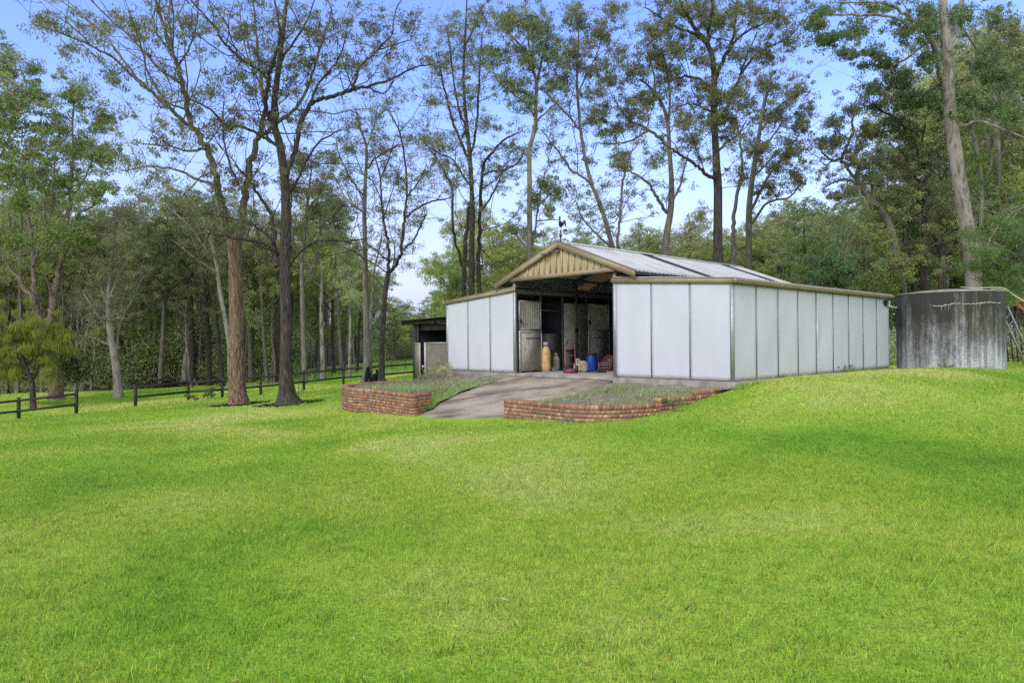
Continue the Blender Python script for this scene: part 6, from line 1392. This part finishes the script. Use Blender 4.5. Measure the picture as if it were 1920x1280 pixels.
for n, a, b, h, w_, sd_ in [(1050000, 1.2, 11, .026, .0025, 1), (800000, 5.5, 21, .028, .005, 2), (560000, 11, 40, .036, .01, 3), (230000, 26, 62, .055, .022, 4)]:
    V, T = blades(n, a, b, h, w_, sd_); Vs.append(V); Ts.append(T)
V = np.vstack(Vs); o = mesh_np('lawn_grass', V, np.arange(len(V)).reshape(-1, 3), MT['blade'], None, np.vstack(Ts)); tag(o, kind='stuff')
# longer tussocks: round trunk feet, posts, wall feet and foreground clumps
r = np.random.default_rng(11); X, Y, HH = [], [], []
def tuft(x, y, n, rad, h): X.append(x+r.normal(size=n)*rad); Y.append(y+r.normal(size=n)*rad); HH.append(np.full(n, h))
for i in range(420):
    D = 2.9+r.random()**1.4*7; tuft(r.uniform(-.8, .8)*D, D, 26, .045, r.uniform(.035, .055))
for px, D in [(1385,16.6),(1400,16.9),(1420,17.2),(1445,17.9),(1475,18.6),(1500,19.3),(1540,20.2),(1590,21.4),(1630,22.6),(1665,23.4),(1700,23.2),(1735,22.9),(1800,22.7),(1840,23.0),(1875,23.6)]:
    for k in range(3): q = U(px+r.uniform(-8, 8), 700, D+r.uniform(-.15, .1)); tuft(q[0], q[1], 50, .1, .15)
for P_, off in ((RWp, .08), (LWp, -.08)):
    for q in P_[::3]: tuft(q[0]+r.normal()*.05, q[1]-.1, 16, .08, .085)
x, y, h = np.concatenate(X), np.concatenate(Y), np.concatenate(HH)
s, t = ST(x, y); k = ~((s > -.1) & (s < 11.6) & (t > -.08) & (t < 10.9)); x, y, h = x[k], y[k], h[k]
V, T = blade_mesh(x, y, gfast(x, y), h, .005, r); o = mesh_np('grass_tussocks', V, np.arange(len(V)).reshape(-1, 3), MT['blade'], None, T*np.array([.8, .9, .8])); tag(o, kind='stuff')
# straggly grass and stones on the two beds
def on_bed(fn, n, seed, cond, name, m, h, w_, tn):
    r = np.random.default_rng(seed); u, v = r.uniform(0, 1, n), r.uniform(0, 1, n); Pp = np.array([fn(a, b) for a, b in zip(u, v)])
    k = np.array([cond(a, b, r) for a, b in zip(u, v)]); Pp = Pp[k]
    V, T = blade_mesh(Pp[:, 0], Pp[:, 1], Pp[:, 2], h, w_, r); o = mesh_np(name, V, np.arange(len(V)).reshape(-1, 3), MT[m], None, T*np.array(tn)); return tag(o, kind='stuff')
wav = lambda a, b: math.sin(a*9+3*math.sin(b*5))*math.cos(b*8+a*3)
on_bed(bed_r_fn, 9000, 21, lambda a, b, r: .2 < a < .97 and b > .12 and wav(a, b)+r.normal()*.45 > -.2, 'bed_grass', 'leaf_green', .08, .007, (1.35, 1.3, 1.6))
on_bed(bed_r_fn, 1500, 22, lambda a, b, r: (a-.42)**2/.012+(b-.42)**2/.02 < 1, 'bed_grass', 'blade', .16, .008, (.3, .4, .5))
on_bed(bed_l_fn, 12000, 23, lambda a, b, r: b < .62 and a < .85 and wav(a, b)+r.normal()*.5 > -.5, 'bed_grass', 'leaf_green', .09, .007, (1.3, 1.7, 1.0))
on_bed(bed_l_fn, 7000, 25, lambda a, b, r: a > .25 and wav(b, a)+r.normal()*.5 > .2, 'bed_grass', 'leaf', .13, .008, (1.5, 1.4, 1.3))
def stones(fn, n, seed, cond):
    r = np.random.default_rng(seed); mb = MB(); c = 0
    while c < n:
        a, b = r.uniform(0, 1, 2); c += 1
        if not cond(a, b): continue
        q = fn(a, b); s_ = r.uniform(.012, .045); V = np.array([(1,0,0),(0,1,0),(-1,0,0),(0,-1,0),(0,0,.7),(0,0,-.5)])*s_*r.uniform(.6, 1.3, (6, 1))+q
        mb.add(V, T=[(0,1,4),(1,2,4),(2,3,4),(3,0,4),(1,0,5),(2,1,5),(3,2,5),(0,3,5)])
    return tag(mb.build('gravel', MT['concrete']), kind='stuff')
stones(bed_r_fn, 900, 31, lambda a, b: b < .35 or a < .2); stones(bed_l_fn, 400, 32, lambda a, b: a < .5)


# every label singles out one thing: look-alikes are told apart by their order from the left
by = {}
for o in bpy.data.objects:
    if o.parent is None and o.get('label'): by.setdefault(o['label'], []).append(o)
for lab, os_ in by.items():
    if len(os_) > 1:
        os_.sort(key=lambda o: o.location.x/max(o.location.y, 1))
        w2 = ['left one', 'right one'] if len(os_) == 2 else [q+' from left' for q in 'first second third fourth fifth sixth seventh eighth ninth tenth eleventh twelfth thirteenth fourteenth fifteenth sixteenth seventeenth eighteenth'.split()]
        for o, q in zip(os_, w2): o['label'] = lab+', '+q
